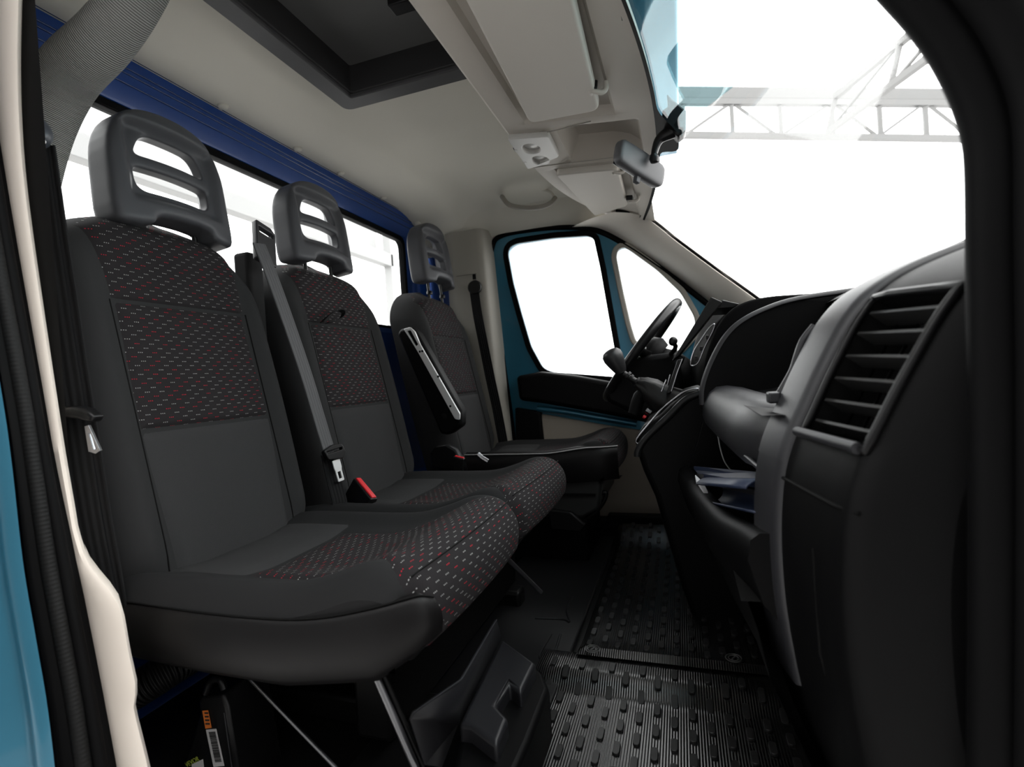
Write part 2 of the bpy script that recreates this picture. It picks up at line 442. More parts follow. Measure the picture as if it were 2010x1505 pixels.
# ---- windscreen (a curved pane), header frit and A pillar trim
def wsx_top(y): return -.022 - .095 * ((y - .93) / .84) ** 2
def wsx_bot(y): return .56 - .16 * ((y - .93) / .84) ** 2
def ws(y, s):
    """point on the windscreen, s = 0 at the header and 1 at the scuttle"""
    zt = 1.352 - .012 * ((y - .93) / .84) ** 2; zb = .80
    b = .03 * math.sin(math.pi * s)
    return Vector((wsx_top(y) + (wsx_bot(y) - wsx_top(y)) * s + b * .7, y, zt + (zb - zt) * s + b * .7))
w1 = thing('window_1', 'large raked windscreen with a teal reflection tinted into its top', 'window', (.4, .93, .8), kind='structure')
YW = np.linspace(.03, 1.83, 37)
grid('glass_pane', [[ws(y, s) for y in YW] for s in np.linspace(.0, 1, 14)], GLASS, w1)
grid('painted_reflection', [[ws(y, s * (.09 + .30 * ss(1.0, .2, y))) + Vector((-.002, 0, -.002)) for y in np.linspace(.03, 1.02, 24)] for s in np.linspace(.01, 1, 5)], TEALREFL, w1)  # teal reflection put into the glass as a tinted, tapering strip
def frit(y): return .014 + .075 * math.exp(-((y - .97) / .10) ** 4)
grid('black_border', [[ws(y, -.02 + (frit(y) + .02) * k) + Vector((-.004, 0, -.004)) for y in np.linspace(.03, 1.83, 91)] for k in (0, .5, 1)], RUBBER, w1)
ap = thing('trim_1', 'grey-beige plastic trim along the driver\'s windscreen pillar', 'trim', (.1, 1.8, 1.1), kind='structure')
up = [at(1205, 416, Y=1.72), at(1262, 425, Y=1.745), at(1330, 476, Y=1.75), at(1400, 528, Y=1.755), at(1477, 583, Y=1.76), at(1560, 645, Y=1.76)]
dn = [at(1120, 447, Y=1.86), at(1178, 450, Y=1.865), at(1236, 482, Y=1.87), at(1312, 534, Y=1.875), at(1400, 600, Y=1.88), at(1480, 665, Y=1.88)]
up, dn = cr(up, 6), cr(dn, 6)
rows = []
for a, b in zip(up, dn):
    mid = (a + b) / 2 + Vector((0, -.025, .0)); q1 = a * .75 + b * .25 + Vector((0, -.018, 0)); q3 = a * .25 + b * .75 + Vector((0, -.018, 0))
    rows.append([a + Vector((.02, .06, .02)), a + Vector((.004, .015, .004)), a, q1, mid, q3, b, b + Vector((0, .03, -.005))])
grid('pillar_trim', rows, mat('pale_beige_pillar_plastic', (.72, .67, .60), .55, bump=('noise', 1300, .15, .0003)), ap, smooth=50)
tube('screen_edge_seal', [a + Vector((.007, .012, .007)) for a in up], .006, RUBBER, ap)

# ---- driver's door
d1 = thing('door_1', 'teal painted driver\'s door with black armrest and cream lower panel', 'door', (-.4, 1.87, 0), kind='structure')
DY = 1.885
def d2(l): return [(p.x, p.z) for p in (at(x, y, Y=DY) for x, y in l)]
out_px = [(966, 520), (970, 476), (1000, 457), (1090, 447), (1165, 451), (1225, 478), (1310, 536), (1400, 604), (1480, 690), (1480, 1015), (1012, 1015), (1008, 865), (990, 700)]
outline = d2(out_px)
win = d2([(1000, 500), (1003, 487), (1016, 480), (1090, 469), (1155, 465), (1167, 470), (1180, 530), (1217, 740), (1085, 730), (1068, 722), (1045, 680), (1026, 615), (1010, 555)])
qua = d2([(1211, 505), (1215, 491), (1228, 487), (1290, 532), (1335, 575), (1362, 622), (1366, 650), (1330, 690), (1250, 672), (1240, 640), (1225, 575)])
win, qua = rpoly(win, .02, 3), rpoly(qua, .02, 3)
put('door_shell', xform(plate(rpoly(outline, .02, 3), [win, qua], .014, .006), XZ(DY)), TEAL, d1, 40)
def grow(l, d):
    c = Vector((sum(p[0] for p in l) / len(l), sum(p[1] for p in l) / len(l))); o = []
    n = len(l)
    for i in range(n):
        a, b = Vector(l[i - 1]), Vector(l[(i + 1) % n]); t = b - a
        if t.length < 1e-6: t = Vector((1, 0))
        nrm = Vector((t.y, -t.x)).normalized()
        if nrm.dot(Vector(l[i]) - c) < 0: nrm = -nrm
        q = Vector(l[i]) + nrm * d; o.append((q.x, q.y))
    return o
put('window_seal', xform(plate(grow(win, .026), [win], .004, .003), XZ(DY - .022)), RUBBER, d1, 40)
put('glass_pane', xform(plate(grow(win, .004), [], .002), XZ(DY + .004)), GLASS, d1, None)
put('quarter_trim', xform(plate(grow(qua, .024), [qua], .006, .006), XZ(DY - .022)), PILLAR, d1, 40)
put('quarter_glass', xform(plate(grow(qua, .004), [], .002), XZ(DY + .004)), GLASS, d1, None)
seal = [at(x, y, Y=1.862) for x, y in [(1012, 1015), (1008, 865), (985, 690), (966, 530), (967, 482), (985, 462), (1040, 451), (1105, 446), (1170, 452), (1232, 483), (1312, 538), (1400, 606), (1470, 665)]]
tube('door_seal', seal, .012, RUBBER, d1, smooth_n=6, seg=10)
# painted inner ridge behind the glass edge, armrest moulding and lower panel
def pan(name, px, y0, y1, m, bev=.012):
    return prism(name, [at(x, y, Y=y0) for x, y in px], (0, y1 - y0, 0), m, d1, bev, 4)
pan('armrest_panel', [(1012, 738), (1060, 729), (1130, 737), (1215, 752), (1290, 770), (1300, 836), (1200, 816), (1060, 791), (1018, 786)], 1.80, 1.88, BLACK, .02)
pan('map_pocket', [(1010, 800), (1060, 808), (1068, 880), (1070, 1010), (1015, 1010)], 1.83, 1.88, BLACK, .01)
pan('lower_panel', [(1063, 812), (1200, 836), (1300, 850), (1300, 1018), (1063, 1014)], 1.852, 1.88, mat('dull_beige_door_panel', (.36, .32, .27), .6), .006)
tube('painted_strip', [at(x, y, Y=1.84) for x, y in [(1055, 802), (1110, 808), (1160, 817), (1250, 832)]], .015, TEAL, d1, smooth_n=4)
box('sill_step', (-.85, 1.78, -.01), (.1, 1.88, .035), BLACK, d1, .012)

# ---- passenger side: open doorway, seen from just outside it
wg = thing('wall_right', 'passenger doorway: teal body edge, black door seal and cream pillar trim', 'wall', (-.9, 0, 0), kind='structure')
lp = cr([at(x, y, Y=.03) for x, y in [(-35, -60), (-28, 100), (-8, 250), (13, 400), (56, 640), (96, 865), (128, 1010), (172, 1250), (215, 1483), (240, 1600)]], 5)
rp = cr([at(x, y, Y=.03) for x, y in [(38, -60), (34, 100), (38, 250), (52, 400), (86, 640), (121, 865), (146, 1010), (228, 1180), (266, 1350), (310, 1600)]], 5)
rp2 = cr([at(x, y, Y=.03) for x, y in [(38, -60), (34, 100), (38, 250), (52, 400), (86, 640), (120, 865), (143, 1000), (150, 1040), (172, 1105), (215, 1160), (236, 1195), (252, 1280), (267, 1352), (262, 1388), (290, 1505), (310, 1600)]], 4)
zl = [p.z for p in lp][::-1]; xl = [p.x for p in lp][::-1]; zr_ = [p.z for p in rp2][::-1]; xr_ = [p.x for p in rp2][::-1]
zz = np.linspace(min(zl[0], zr_[0]) + .02, max(zl[-1], zr_[-1]), 70)
lp = [Vector((np.interp(z, zl, xl), .03, z)) for z in zz]; rp = [Vector((np.interp(z, zr_, xr_), .03, z)) for z in zz]
rows = []
for a, b in zip(lp, rp):
    n = Vector((0, 1, 0))
    rows.append([a + Vector((-.09, .05, 0)), a + Vector((-.010, .006, 0)), a, a * .9 + b * .1 + Vector((0, -.004, 0)), a * .5 + b * .5 + Vector((0, -.005, 0)), a * .1 + b * .9 + Vector((0, -.004, 0)), b, b + Vector((-.004, .006, 0)), b + Vector((-.045, .03, 0))])
grid('pillar_trim', rows, CREAM, wg, smooth=50)
la = cr([at(x, y, Y=-.03) for x, y in [(-95, -80), (-85, 150), (-60, 400), (5, 752), (28, 900), (50, 1102), (75, 1250), (100, 1400), (125, 1620)]], 6)
lb = cr([at(x, y, Y=.022) for x, y in [(-30, -80), (-22, 150), (16, 400), (78, 752), (104, 900), (146, 1102), (176, 1250), (205, 1400), (245, 1620)]], 6)
grid('seal_flange', [[a, a * .85 + b * .15 + Vector((.004, -.004, 0)), a * .5 + b * .5, a * .15 + b * .85 + Vector((.004, -.004, 0)), b, b + Vector((-.004, .02, 0))] for a, b in zip(la, lb)], RUBBER, wg, smooth=60)
bead = [a * .52 + b * .48 + Vector((.004, -.004, 0)) for a, b in zip(la, lb)]
tube('door_seal', bead, .010, RIBRUB, wg, seg=16)
tube('door_seal_lip', [a * .22 + b * .78 + Vector((.004, -.004, 0)) for a, b in zip(la, lb)], .009, RUBBER, wg, seg=12)
flo = cr([at(x, y, Y=-.045) for x, y in [(-95, -80), (-85, 150), (-62, 400), (0, 752), (22, 900), (45, 1102), (70, 1250), (95, 1400), (120, 1620)]], 6)
grid('body_edge',
     [[p + Vector(q) for q in ((0, 0, 0), (-.006, -.008, 0), (-.02, -.012, 0), (-.028, -.006, 0), (-.040, -.010, 0), (-.055, -.040, 0), (-.10, -.06, 0), (-.25, -.06, 0))] for p in flo], TEAL, wg, smooth=60)
# inner face of the pillar behind the trim, dark
grid('pillar_inner', [[(x, .045, z) for z in (-.01, .5, 1.0, 1.6)] for x in (XR, -1.1, -.93)], mat('dark_pillar_lining', (.008, .008, .008), .7, spec=.1), wg)
# doorway front edge and windscreen pillar, black
fr = cr([at(x, y, Y=0) for x, y in [(1945, 1700), (1950, 1200), (1950, 800), (1946, 520), (1944, 330), (1936, 255), (1912, 180), (1870, 98), (1820, 30), (1770, -25), (1690, -110), (1560, -230)]], 6)
tube('door_seal', fr, .016, RUBBER, wg, seg=14)
tube('door_seal_lip', [p + Vector((.028, -.012, .01)) for p in fr], .022, RUBBER, wg, seg=14)
grid('windscreen_pillar', [[p + Vector(q) for q in ((.0, .0, .0), (.03, .01, .012), (.06, .05, .03), (.10, .06, .05), (.2, .06, .08))] for p in fr], BLACK, wg, smooth=60)
grid('windscreen_pillar', [[p + Vector(q) for q in ((.02, -.02, .01), (.06, -.03, .03), (.12, -.05, .06), (.5, -.05, .1))] for p in fr], BLACK, wg, smooth=60)
box('sill_step', (-.88, -.05, -.10), (.25, .10, -.005), BLACK, wg, .012)
# front bulkhead behind the dashboard
bk = box('wall_front', (.50, -.03, -.06), (.56, 1.9, .80), VOID, None, 0)
tag(bk, 'black bulkhead in front of the footwell', 'wall', kind='structure')
hd = grid('trim_2', [[(x, y, z) for x, z in ((-.30, 1.62), (wsx_top(y) - .07, 1.47), (wsx_top(y) - .006, 1.375), (wsx_top(y) + .004, 1.356))] for y in np.linspace(-.03, 1.9, 20)], RUBBER)
tag(hd, 'black steel header above the windscreen', 'trim', kind='structure')

# ================================================================== OVERHEAD
# ---- roof hatch
ht = thing('roof_hatch', 'dark grey framed roof hatch recessed in the headliner', 'hatch', (-.62, .46, 1.55))
zc = 1.545
def ring2(name, x0, x1, y0, y1, wd, za, zb, m, r=.03):
    o_ = rpoly([(x0, y0), (x1, y0), (x1, y1), (x0, y1)], r); i_ = rpoly([(x0 + wd, y0 + wd), (x1 - wd, y0 + wd), (x1 - wd, y1 - wd), (x0 + wd, y1 - wd)], max(.004, r - wd * .5))
    me = plate(o_, [i_], (zb - za) / 2 - .004, .004); xform(me, Matrix.Translation((0, 0, (za + zb) / 2))); return put(name, me, m, ht, 40)
ring2('outer_frame', HX0 - .02, HX1 + .02, HY0 - .02, HY1 + .02, .055, 1.515, 1.565, HATCH)
ring2('inner_frame', HX0 + .025, HX1 - .025, HY0 + .025, HY1 - .025, .016, 1.525, 1.61, mat('near_black_hatch_plastic', (.028, .028, .029), .45, spec=.25), .015)
box('hatch_blind', (HX0, HY0, 1.60), (HX1, HY1, 1.62), HATCHP, ht, .003)
lt = at(790, 6, Z=1.59)
box('latch', lt + Vector((-.03, -.02, -.012)), lt + Vector((.03, .02, .01)), GLOSSB, ht, .004)

# ---- overhead shelf in beige plastic above the windscreen
sh = thing('overhead_shelf', 'beige moulded overhead shelf spanning the cab above the windscreen', 'shelf', (-.25, .93, 1.38))
def edge_r(y):
    x = -.435
    if y > 1.05: x += .175 * ((y - 1.05) / .77) ** 2.2
    if y < .3: x += .03 * ((.3 - y) / .3) ** 2
    return x
def rec(y):
    """0 outside the recesses, 1 in a visor recess, 2 in the centre pocket"""
    v = ss(.30 - .02, .30, y) * (1 - ss(.84, .86, y)) * 0 + (1 - ss(.835, .85, y)) + ss(1.175, 1.19, y) * (1 - ss(1.735, 1.76, y))
    p = ss(.885, .905, y) * (1 - ss(1.13, 1.15, y))
    return v, p
ys_ = sorted(set(list(np.round(np.linspace(.02, 1.83, 60), 4)) + [.834, .842, .85, .884, .892, .9, .906, 1.129, 1.135, 1.143, 1.151, 1.174, 1.18, 1.19, 1.735, 1.745, 1.76]))
rows = []
for y in ys_:
    v, p = rec(y); xe = edge_r(y); xt = wsx_top(y); zt = 1.348 - .012 * ((y - .93) / .84) ** 2
    x1 = max(xe + .075, -.355) if y < 1.2 else xe + .075
    x1 = min(x1, -.2); rv = .022 * v; rp_ = .085 * p
    zr = lambda x: 1.392 + (zt - 1.392) * ((x - xe) / (xt - xe))
    a, b = x1, -.125
    row = [(xe + .06, y, 1.60), (xe + .012, y, 1.47), (xe - .004, y, 1.425), (xe, y, 1.405), (xe + .012, y, zr(xe + .012) + .001), (xe + .03, y, zr(xe + .03)),
           (a - .02, y, zr(a - .02)), (a - .008, y, zr(a) + rv * .3), (a, y, zr(a) + rv), (a + .02 , y, zr(a + .02) + rv), (a + .06, y, zr(a + .06) + rv + rp_ * .15), (a + .09, y, zr(a + .09) + rv + rp_)]
    row += [(-.16, y, zr(-.16) + rv + rp_), (b - .005, y, zr(b) + rv + rp_ * .95), (b + .004, y, zr(b + .004) + rv * .2 + rp_ * .9), (-.105, y, zr(-.105) + rp_ * .85), (-.075, y, zr(-.075) + rp_ * .6), (-.066, y, zr(-.066)), (xt - .015, y, zt + .002), (xt - .003, y, zt), (xt + .004, y, zt + .01)]
    rows.append(row)
grid('shelf_moulding', rows, OVER, sh, smooth=35)
def on_under(px, py, dz=0.0):
    """the point of the shelf underside seen at px, py"""
    z = 1.375
    for _ in range(6):
        p = at(px, py, Z=z); xe = edge_r(p.y); xt = wsx_top(p.y); zt = 1.348 - .012 * ((p.y - .93) / .84) ** 2
        z = 1.392 + (zt - 1.392) * ((p.x - xe) / (xt - xe)) + dz
    return at(px, py, Z=z)
tube('shelf_seam', [on_under(x, y, -.001) for x, y in [(1002, 267), (1030, 266), (1080, 258), (1160, 238)]], .0014, PILLAR, sh, smooth_n=4, seg=6)
tube('shelf_seam', [on_under(x, y, -.001) for x, y in [(1042, 329), (1100, 322), (1215, 308)]], .0014, PILLAR, sh, smooth_n=4, seg=6)

def visor(label, px, r, hooks, near):
    P = [on_under(x, y, -.004) for x, y in px]
    o = sum(P, Vector()) / 4
    ex = (P[3] - P[0]).normalized(); ey = (P[1] - P[0]); n = ex.cross(ey).normalized()
    if n.z > 0: n = -n
    ey = n.cross(ex)
    M = mat4(o, ex, ey, n)
    loc = [((p - o).dot(ex), (p - o).dot(ey)) for p in P]
    t = thing('sun_visor', label, 'sun visor', tuple(o))
    put('visor_pad', xform(plate(rpoly(loc, r, 6), [], .005, .007, 4), M), VISOR, t, 60)
    for (hx, hy) in hooks:
        h = on_under(hx, hy, -.006)
        b = box('pivot_socket', (-.012, -.016, -.006), (.012, .016, .012), GLOSSB, t, .003, M=mat4(h, ex, ey, n))
        tube('pivot_arm', [h + ex * .03 + n * -.010, h + ex * .032 + n * .006, h + ex * .022 + n * .014, h + ey * .004 + n * .013, h - ey * .012 + n * .011], .006, VISOR, t, smooth_n=5, seg=10)
    return t
visor('large beige sun visor folded up over the passenger seats', [(860, -115), (1040, 236), (1178, 204), (1103, -115)], .028, [(1162, 168)], True)
visor('beige sun visor folded up over the driver\'s seat with a notched edge', [(1090, 334), (1168, 417), (1232, 405), (1214, 322)], .02, [(1206, 331), (1236, 388)], False)

# ---- dome lamp
dl = thing('dome_lamp', 'pale grey roof lamp plate with two oval lenses and two switches', 'lamp', tuple(on_under(1045, 296)))
P = [on_under(x, y, -.006) for x, y in [(996, 268), (1036, 328), (1098, 303), (1078, 262)]]
o = sum(P, Vector()) / 4; ex = (P[3] - P[0]).normalized(); n = ex.cross(P[1] - P[0]).normalized(); n = n if n.z < 0 else -n; ey = n.cross(ex)
DM = mat4(o, ex, ey, n); loc = [((p - o).dot(ex), (p - o).dot(ey)) for p in P]
ell = lambda c, a, b: [(c[0] + a * math.cos(2 * math.pi * k / 28), c[1] + b * math.sin(2 * math.pi * k / 28)) for k in range(28)]
def l2(px, py):
    p = on_under(px, py, -.006); return ((p - o).dot(ex), (p - o).dot(ey))
c1, c2 = l2(1043, 287), l2(1061, 310)
put('lamp_plate', xform(plate(rpoly(loc, .012, 4), [ell(c1, .026, .036), ell(c2, .026, .036)], .005, .003), DM), LAMPG, dl, 40)
for c in (c1, c2):
    rows = [[DM @ Vector((c[0] + .0265 * s * math.cos(2 * math.pi * k / 28), c[1] + .0365 * s * math.sin(2 * math.pi * k / 28), -.005 + .006 * (1 - s * s))) for k in range(28)] for s in (1, .85, .6, .3, .02)]
    grid('lens', rows, LENS, dl, closed=True, smooth=60)
for q in ((1014, 291), (1032, 315)):
    c = l2(*q)
    box('switch', (c[0] - .008, c[1] - .013, -.002), (c[0] + .008, c[1] + .013, .006), GLOSSB, dl, .002, M=DM)
    box('switch_rocker', (c[0] - .005, c[1] - .004, .003), (c[0] + .005, c[1] + .009, .009), LAMPG, dl, .0015, M=DM)

# ---- rear-view mirror on its black arm
mr = thing('rear_view_mirror', 'black rear-view mirror hanging on a bent arm from the windscreen', 'mirror', tuple(at(1330, 225, Y=.93)))
MY = .93
p0 = ws(.955, .085)
br = [at(x, y, Y=MY) for x, y in [(1309, 189), (1320, 200), (1347, 222), (1346, 262), (1330, 274), (1300, 242), (1300, 222), (1312, 215)]]
prism('mount_cover', [p + Vector((0, -.02, 0)) for p in br], (0, .05, 0), GLOSSB, mr, .006)
tube('arm', [at(1335, 248, Y=MY), at(1318, 258, Y=MY), at(1296, 272, Y=MY), at(1287, 290, Y=MY), at(1283, 310, Y=MY - .005)], [.024, .019, .013, .010, .008], GLOSSB, mr, smooth_n=6)
# head: rounded box, its back towards the windscreen
hc = at(1256, 323, Y=.925)
a_, b_ = at(1211, 292, Y=.90), at(1304, 356, Y=.95)
ax = (at(1300, 352, Y=1.00) - at(1214, 296, Y=.86)); L = ax.length; ax.normalize()
upv = Vector((.06, 0, 1)); upv = (upv - ax * upv.dot(ax)).normalized(); nn = ax.cross(upv).normalized()
hM = mat4(hc, ax, upv, nn)
hw, hh = L * .5, .034
sec = []
for s, k in [(-1, .02), (-.985, .55), (-.95, .8), (-.85, .95), (-.5, 1.0), (0, 1.02), (.5, 1.0), (.85, .95), (.95, .8), (.985, .55), (1, .02)]:
    row = []
    for q in range(24):
        a = 2 * math.pi * q / 24; c, s_ = math.cos(a), math.sin(a)
        e = .5
        row.append(hM @ Vector((hw * s, hh * k * math.copysign(abs(c) ** e, c), .016 * (k ** .5) * math.copysign(abs(s_) ** e, s_))))
    sec.append(row)
grid('mirror_shell', sec, mat('dark_grey_mirror_shell', (.085, .085, .09), .5), mr, closed=True, caps=True, smooth=60)
box('mirror_glass', (-hw * .9, -hh * .82, -.0185), (hw * .9, hh * .82, -.016), CHROME, mr, .001, M=hM)
lathe('ball_joint', [(.003, -.012), (.010, -.010), (.013, 0), (.010, .010), (.003, .012)], GLOSSB, mr, Matrix.Translation(at(1284, 311, Y=.915)), 14)
box('dip_lever', (-.008, -.052, -.010), (.008, -.028, .004), HEADP, mr, .003, M=hM)

# ---- grab handle over the driver's door
gh = thing('grab_handle', 'grey moulded grab handle on the roof lining above the driver\'s door', 'handle', tuple(at(1035, 395, Y=1.70)))
g = [at(x, y, Y=Y_) for x, y, Y_ in [(985, 385, 1.72), (1000, 402, 1.70), (1030, 408, 1.69), (1062, 406, 1.69), (1082, 398, 1.70), (1090, 388, 1.72)]]
tube('grip', g, .011, PILLAR, gh, smooth_n=6)
tube('recess_rim', [at(x, y, Y=1.735) for x, y in [(980, 380), (1000, 372), (1040, 370), (1078, 376), (1090, 390)]], .006, LINER, gh, smooth_n=5)

# ================================================================== SEATS
def headrest_mesh():
    W, H = .142, .262
    pts = [(-W, .012), (-W * 1.0, .10), (-W * .95, .18), (-W * .74, .240), (-W * .36, .266), (W * .36, .266), (W * .76, .242), (W * .96, .18), (W, .10), (W, .012), (W * .80, .0), (W * .52, .004), (W * .40, .022), (-W * .40, .022), (-W * .52, .004), (-W * .80, .0)]
    outer = [(p.x, p.y) for p in cr([(a, b, 0) for a, b in pts], 3, True)]
    s1 = rpoly([(-.086, .160), (.088, .160), (.072, .212), (-.064, .212)], [.012, .012, .03, .03], 5)
    s2 = rpoly([(-.088, .080), (.088, .080), (.090, .132), (-.090, .132)], [.03, .03, .01, .01], 5)
    o = bpy.data.objects.new('h', plate(outer, [s1, s2], .026, .012, 3)); COL.objects.link(o)
    r = o.modifiers.new('r', 'REMESH'); r.mode = 'VOXEL'; r.voxel_size = .0045
    s = o.modifiers.new('s', 'SMOOTH'); s.factor = .5; s.iterations = 5
    me = baked(o); bpy.data.objects.remove(o)
    for v in me.vertices:                      # curved wings, hollowed middle
        x, y, z = v.co
        z2 = z - 1.3 * x * x - .10 * max(0, y - .17) ** 1 * .6
        z2 -= z * .55 * ss(.118, .092, abs(x)) * ss(.045, .072, y) * ss(.240, .214, y)
        v.co = (x, y, z2)
    me.update(); return me
HMESH = headrest_mesh()

def backrest(parent, yc, X0, Z0, H, hw, k, pm, near_top=False, T=.13):
    def wv(v):
        if v > .80: return hw * math.sqrt(max(0.0, 1 - ((v - .80) / .2) ** 1.7)) * .864 + hw * .096 * (1 - (v - .8) / .2)
        return hw * (.96 + .04 * math.sin(math.pi * v / .8))
    def front(y, v, off=0.0):
        w_ = max(wv(v), 1e-4); u = max(-1, min(1, y / w_)); au = abs(u); z = Z0 + H * v
        x = X0 - k * H * v
        x += .030 * ss(.55, .82, abs(y) / hw) * ss(.0, .12, v) * (1 - ss(.72, .95, v)) - .030 * ss(.55, .0, v) * 0
        x += .012 * math.sin(math.pi * min(1, v / .6)) * (1 - ss(.0, .6, abs(y) / hw)) * .6
        x -= T * (1 - (max(0, 1 - au ** 6)) ** .38) * .92
        x -= T * .62 * ss(.90, 1.0, v) ** 1.5
        x = max(x, X0 - k * H * v - T + .004)
        return Vector((x + off, yc + y, z))
    vs = list(np.linspace(0, .8, 26)) + list(.8 + .2 * (np.sin(np.linspace(0, math.pi / 2, 18)[1:]) ** 1.0))
    us = [math.sin(a) if abs(a) > 9 else a for a in np.linspace(-1, 1, 45)]
    us = [math.copysign(1 - (1 - abs(u)) ** 1.5, u) for u in us]
    rows = []
    for v in vs:
        w_ = wv(v)
        r = [front(u * w_, v) for u in us]
        xb = X0 - k * H * v - T
        back = [Vector((xb, yc + u * w_ * .985, Z0 + H * v)) for u in us[::-1]]
        rows.append(r + back)
    b = grid('backrest', rows, CLOTH, parent, closed=True, caps=True, smooth=60)
    def panel(name, v0, v1, yl, yr, off, m, ny=40, nv=36):
        rows = []; uv = []
        for i in range(nv + 1):
            t = i / nv; v = v0 + (v1 - v0) * t
            a, b_ = yl(v) if callable(yl) else yl, yr(v) if callable(yr) else yr
            lim = wv(v) * .94; a = max(a, -lim); b_ = min(b_, lim)
            row = []
            for j in range(ny + 1):
                s = j / ny; y = a + (b_ - a) * s
                e = min(1, min(s, 1 - s) * 16, min(t, 1 - t) * 16); e = 1 - (1 - e) ** 2
                row.append(front(y, v, -.0015 + (off + .0015) * e)); uv.append((y, Z0 + H * v))
            rows.append(row)
        return grid(name, rows, m, b, smooth=60, uv=uv)
    iw = .158
    wid = lambda v: iw + .012 * ss(.72, .95, v)
    panel('upper_insert', .722, .985, lambda v: -wid(v), wid, .006, pm)
    panel('middle_insert', .395, .716, lambda v: -iw + .006 * ss(.4, .7, v), lambda v: iw - .006 * ss(.4, .7, v), .007, pm)
    panel('lower_insert', .02, .389, lambda v: -iw + .012 * ss(.4, .05, v) , lambda v: iw - .012 * ss(.4, .05, v), .006, PANEL)
    # stitched seams
    for y_ in (-iw - .003, iw + .003):
        tube('seam', [front(y_, v, .0005) for v in np.linspace(.03, .72, 24)], .0014, VOID, b, seg=6)
    return b, front

def headrest(parent, yc, X, Z, k):
    ez = Vector((-k, 0, 1)).normalized(); n = Vector((1, 0, k)).normalized()
    h = put('headrest', HMESH if HMESH.users == 0 else HMESH.copy(), HEADP, parent, 60)
    h.matrix_parent_inverse = Matrix.Identity(4)
    M = mat4((X, yc, Z), (0, 1, 0), ez, n); pl = Matrix.Translation(parent.location).inverted()
    h.matrix_local = pl @ M
    for s in (-.062, .062):
        tube('post', [Vector((X - .03, yc + s, Z + .03)), Vector((X - .02, yc + s, Z - .10))], .006, STEEL if False else mat('black_post', (.03, .03, .03), .3, metal=.6), parent, seg=10)
        lathe('post_sleeve', [(.013, -.004), (.013, .008), (.010, .011), (.006, .011)], GLOSSB, parent, Matrix.Translation((X - .022, yc + s, Z - .04)), 14)
    return h

CPROF = [(-.97, .375), (-.88, .385), (-.76, .386), (-.66, .386), (-.58, .390), (-.51, .408), (-.45, .430), (-.405, .438), (-.372, .430), (-.352, .410), (-.344, .385), (-.345, .358), (-.355, .332), (-.40, .318)]
def cushion(parent, yc, hw, dx, dz, pm, xs=1.0, rear=True):
    pr = cr([(x, 0, z) for x, z in CPROF], 4); n = len(pr)
    fr_ = -.344
    def S(i, u, off=0.0):
        t = i / (n - 1); a = pr[int(min(n - 1, max(0, i)))]
        x = fr_ + (a.x - fr_) * xs; z = a.z; au = abs(u)
        z += .016 * ss(.60, .84, au) * (1 - ss(.42, .62, t)) - .010 * (1 - ss(.3, .7, au)) * (1 - ss(.36, .52, t))
        e = max(0, (au - .84) / .16)
        z -= .040 * e ** 2.2 * (1 - ss(.7, .9, t) * .6); 
        x -= .045 * e ** 2 * ss(.55, .75, t)
        x -= .012 * au ** 2 * ss(.5, .7, t)
        tn = Vector((1, 0, 0)) * ss(.6, .75, t) + Vector((0, 0, 1)) * (1 - ss(.6, .8, t))
        return Vector((x + dx, yc + hw * u, z + dz)) + tn * off
    us = np.linspace(-1, 1, 41)
    rows = [[S(i, u) for u in us] for i in range(n)]
    zb = .308 + dz
    rows2 = [[Vector((p.x, p.y, zb)) for p in rows[0]]] + rows + [[Vector((p.x - .03, p.y, zb)) for p in rows[-1]]]
    c = grid('cushion', rows2, CLOTH2, parent, smooth=60)
    for s in (0, -1):                          # close the flanks
        fl_ = [[r[s], Vector((r[s].x, r[s].y, zb))] for r in rows]
        grid('cushion_flank', fl_, CLOTH2, c, smooth=60)
    def panel(name, i0, i1, wl_, off, m, ny=40):
        R = []; uv = []; L = 0
        for i in range(i0, i1 + 1):
            t = (i - i0) / (i1 - i0); w_ = wl_(i / (n - 1)); wa, wb = w_ if isinstance(w_, tuple) else (w_, w_)
            if i > i0: L += (pr[i] - pr[i - 1]).length
            row = []
            for j in range(ny + 1):
                s = j / ny; u = -wa + (wa + wb) * s
                e = min(1, min(s, 1 - s) * 16, min(t, 1 - t) * (i1 - i0) / 1.0); e = 1 - (1 - e) ** 2
                row.append(S(i, u, -.0015 + (off + .0015) * e)); uv.append((hw * u, L))
            R.append(row)
        return grid(name, R, m, c, smooth=60, uv=uv)
    panel('rear_insert', 2, 9, lambda t: .64, .005, PANEL)
    panel('front_insert', 9, n - 3, lambda t: (.64 + .29 * ss(.38, .60, t), .46 + .40 * ss(.25, .60, t)), .007, pm)
    k = int((n - 1) * .645)
    tube('nose_seam', [S(k, u, .0075) for u in np.linspace(-.88, .88, 30)], .0013, VOID, c, seg=6)
    return c, S

# ---- double passenger bench
bs = thing('double_bench_seat', 'black cloth double passenger bench seat with red and grey dashed inserts', 'seat', (-.7, .62, 0))
KR = .214
b1, F1 = backrest(bs, .352, -.915, .335, .785, .248, KR, PATTERN)
b2, F2 = backrest(bs, .905, -.915, .335, .785, .255, KR, PATTERN)
headrest(bs, .385, -1.075, 1.074, .12)
headrest(bs, .895, -1.075, 1.095, .12)
c1_, S1 = cushion(bs, .335, .240, 0, 0, PATTERN)
c2_, S2 = cushion(bs, .845, .262, -.012, -.004, PATTERN)
for c_ in (c1_, c2_): c_['label'] = 'dished seat cushion with dashed cloth over its front'
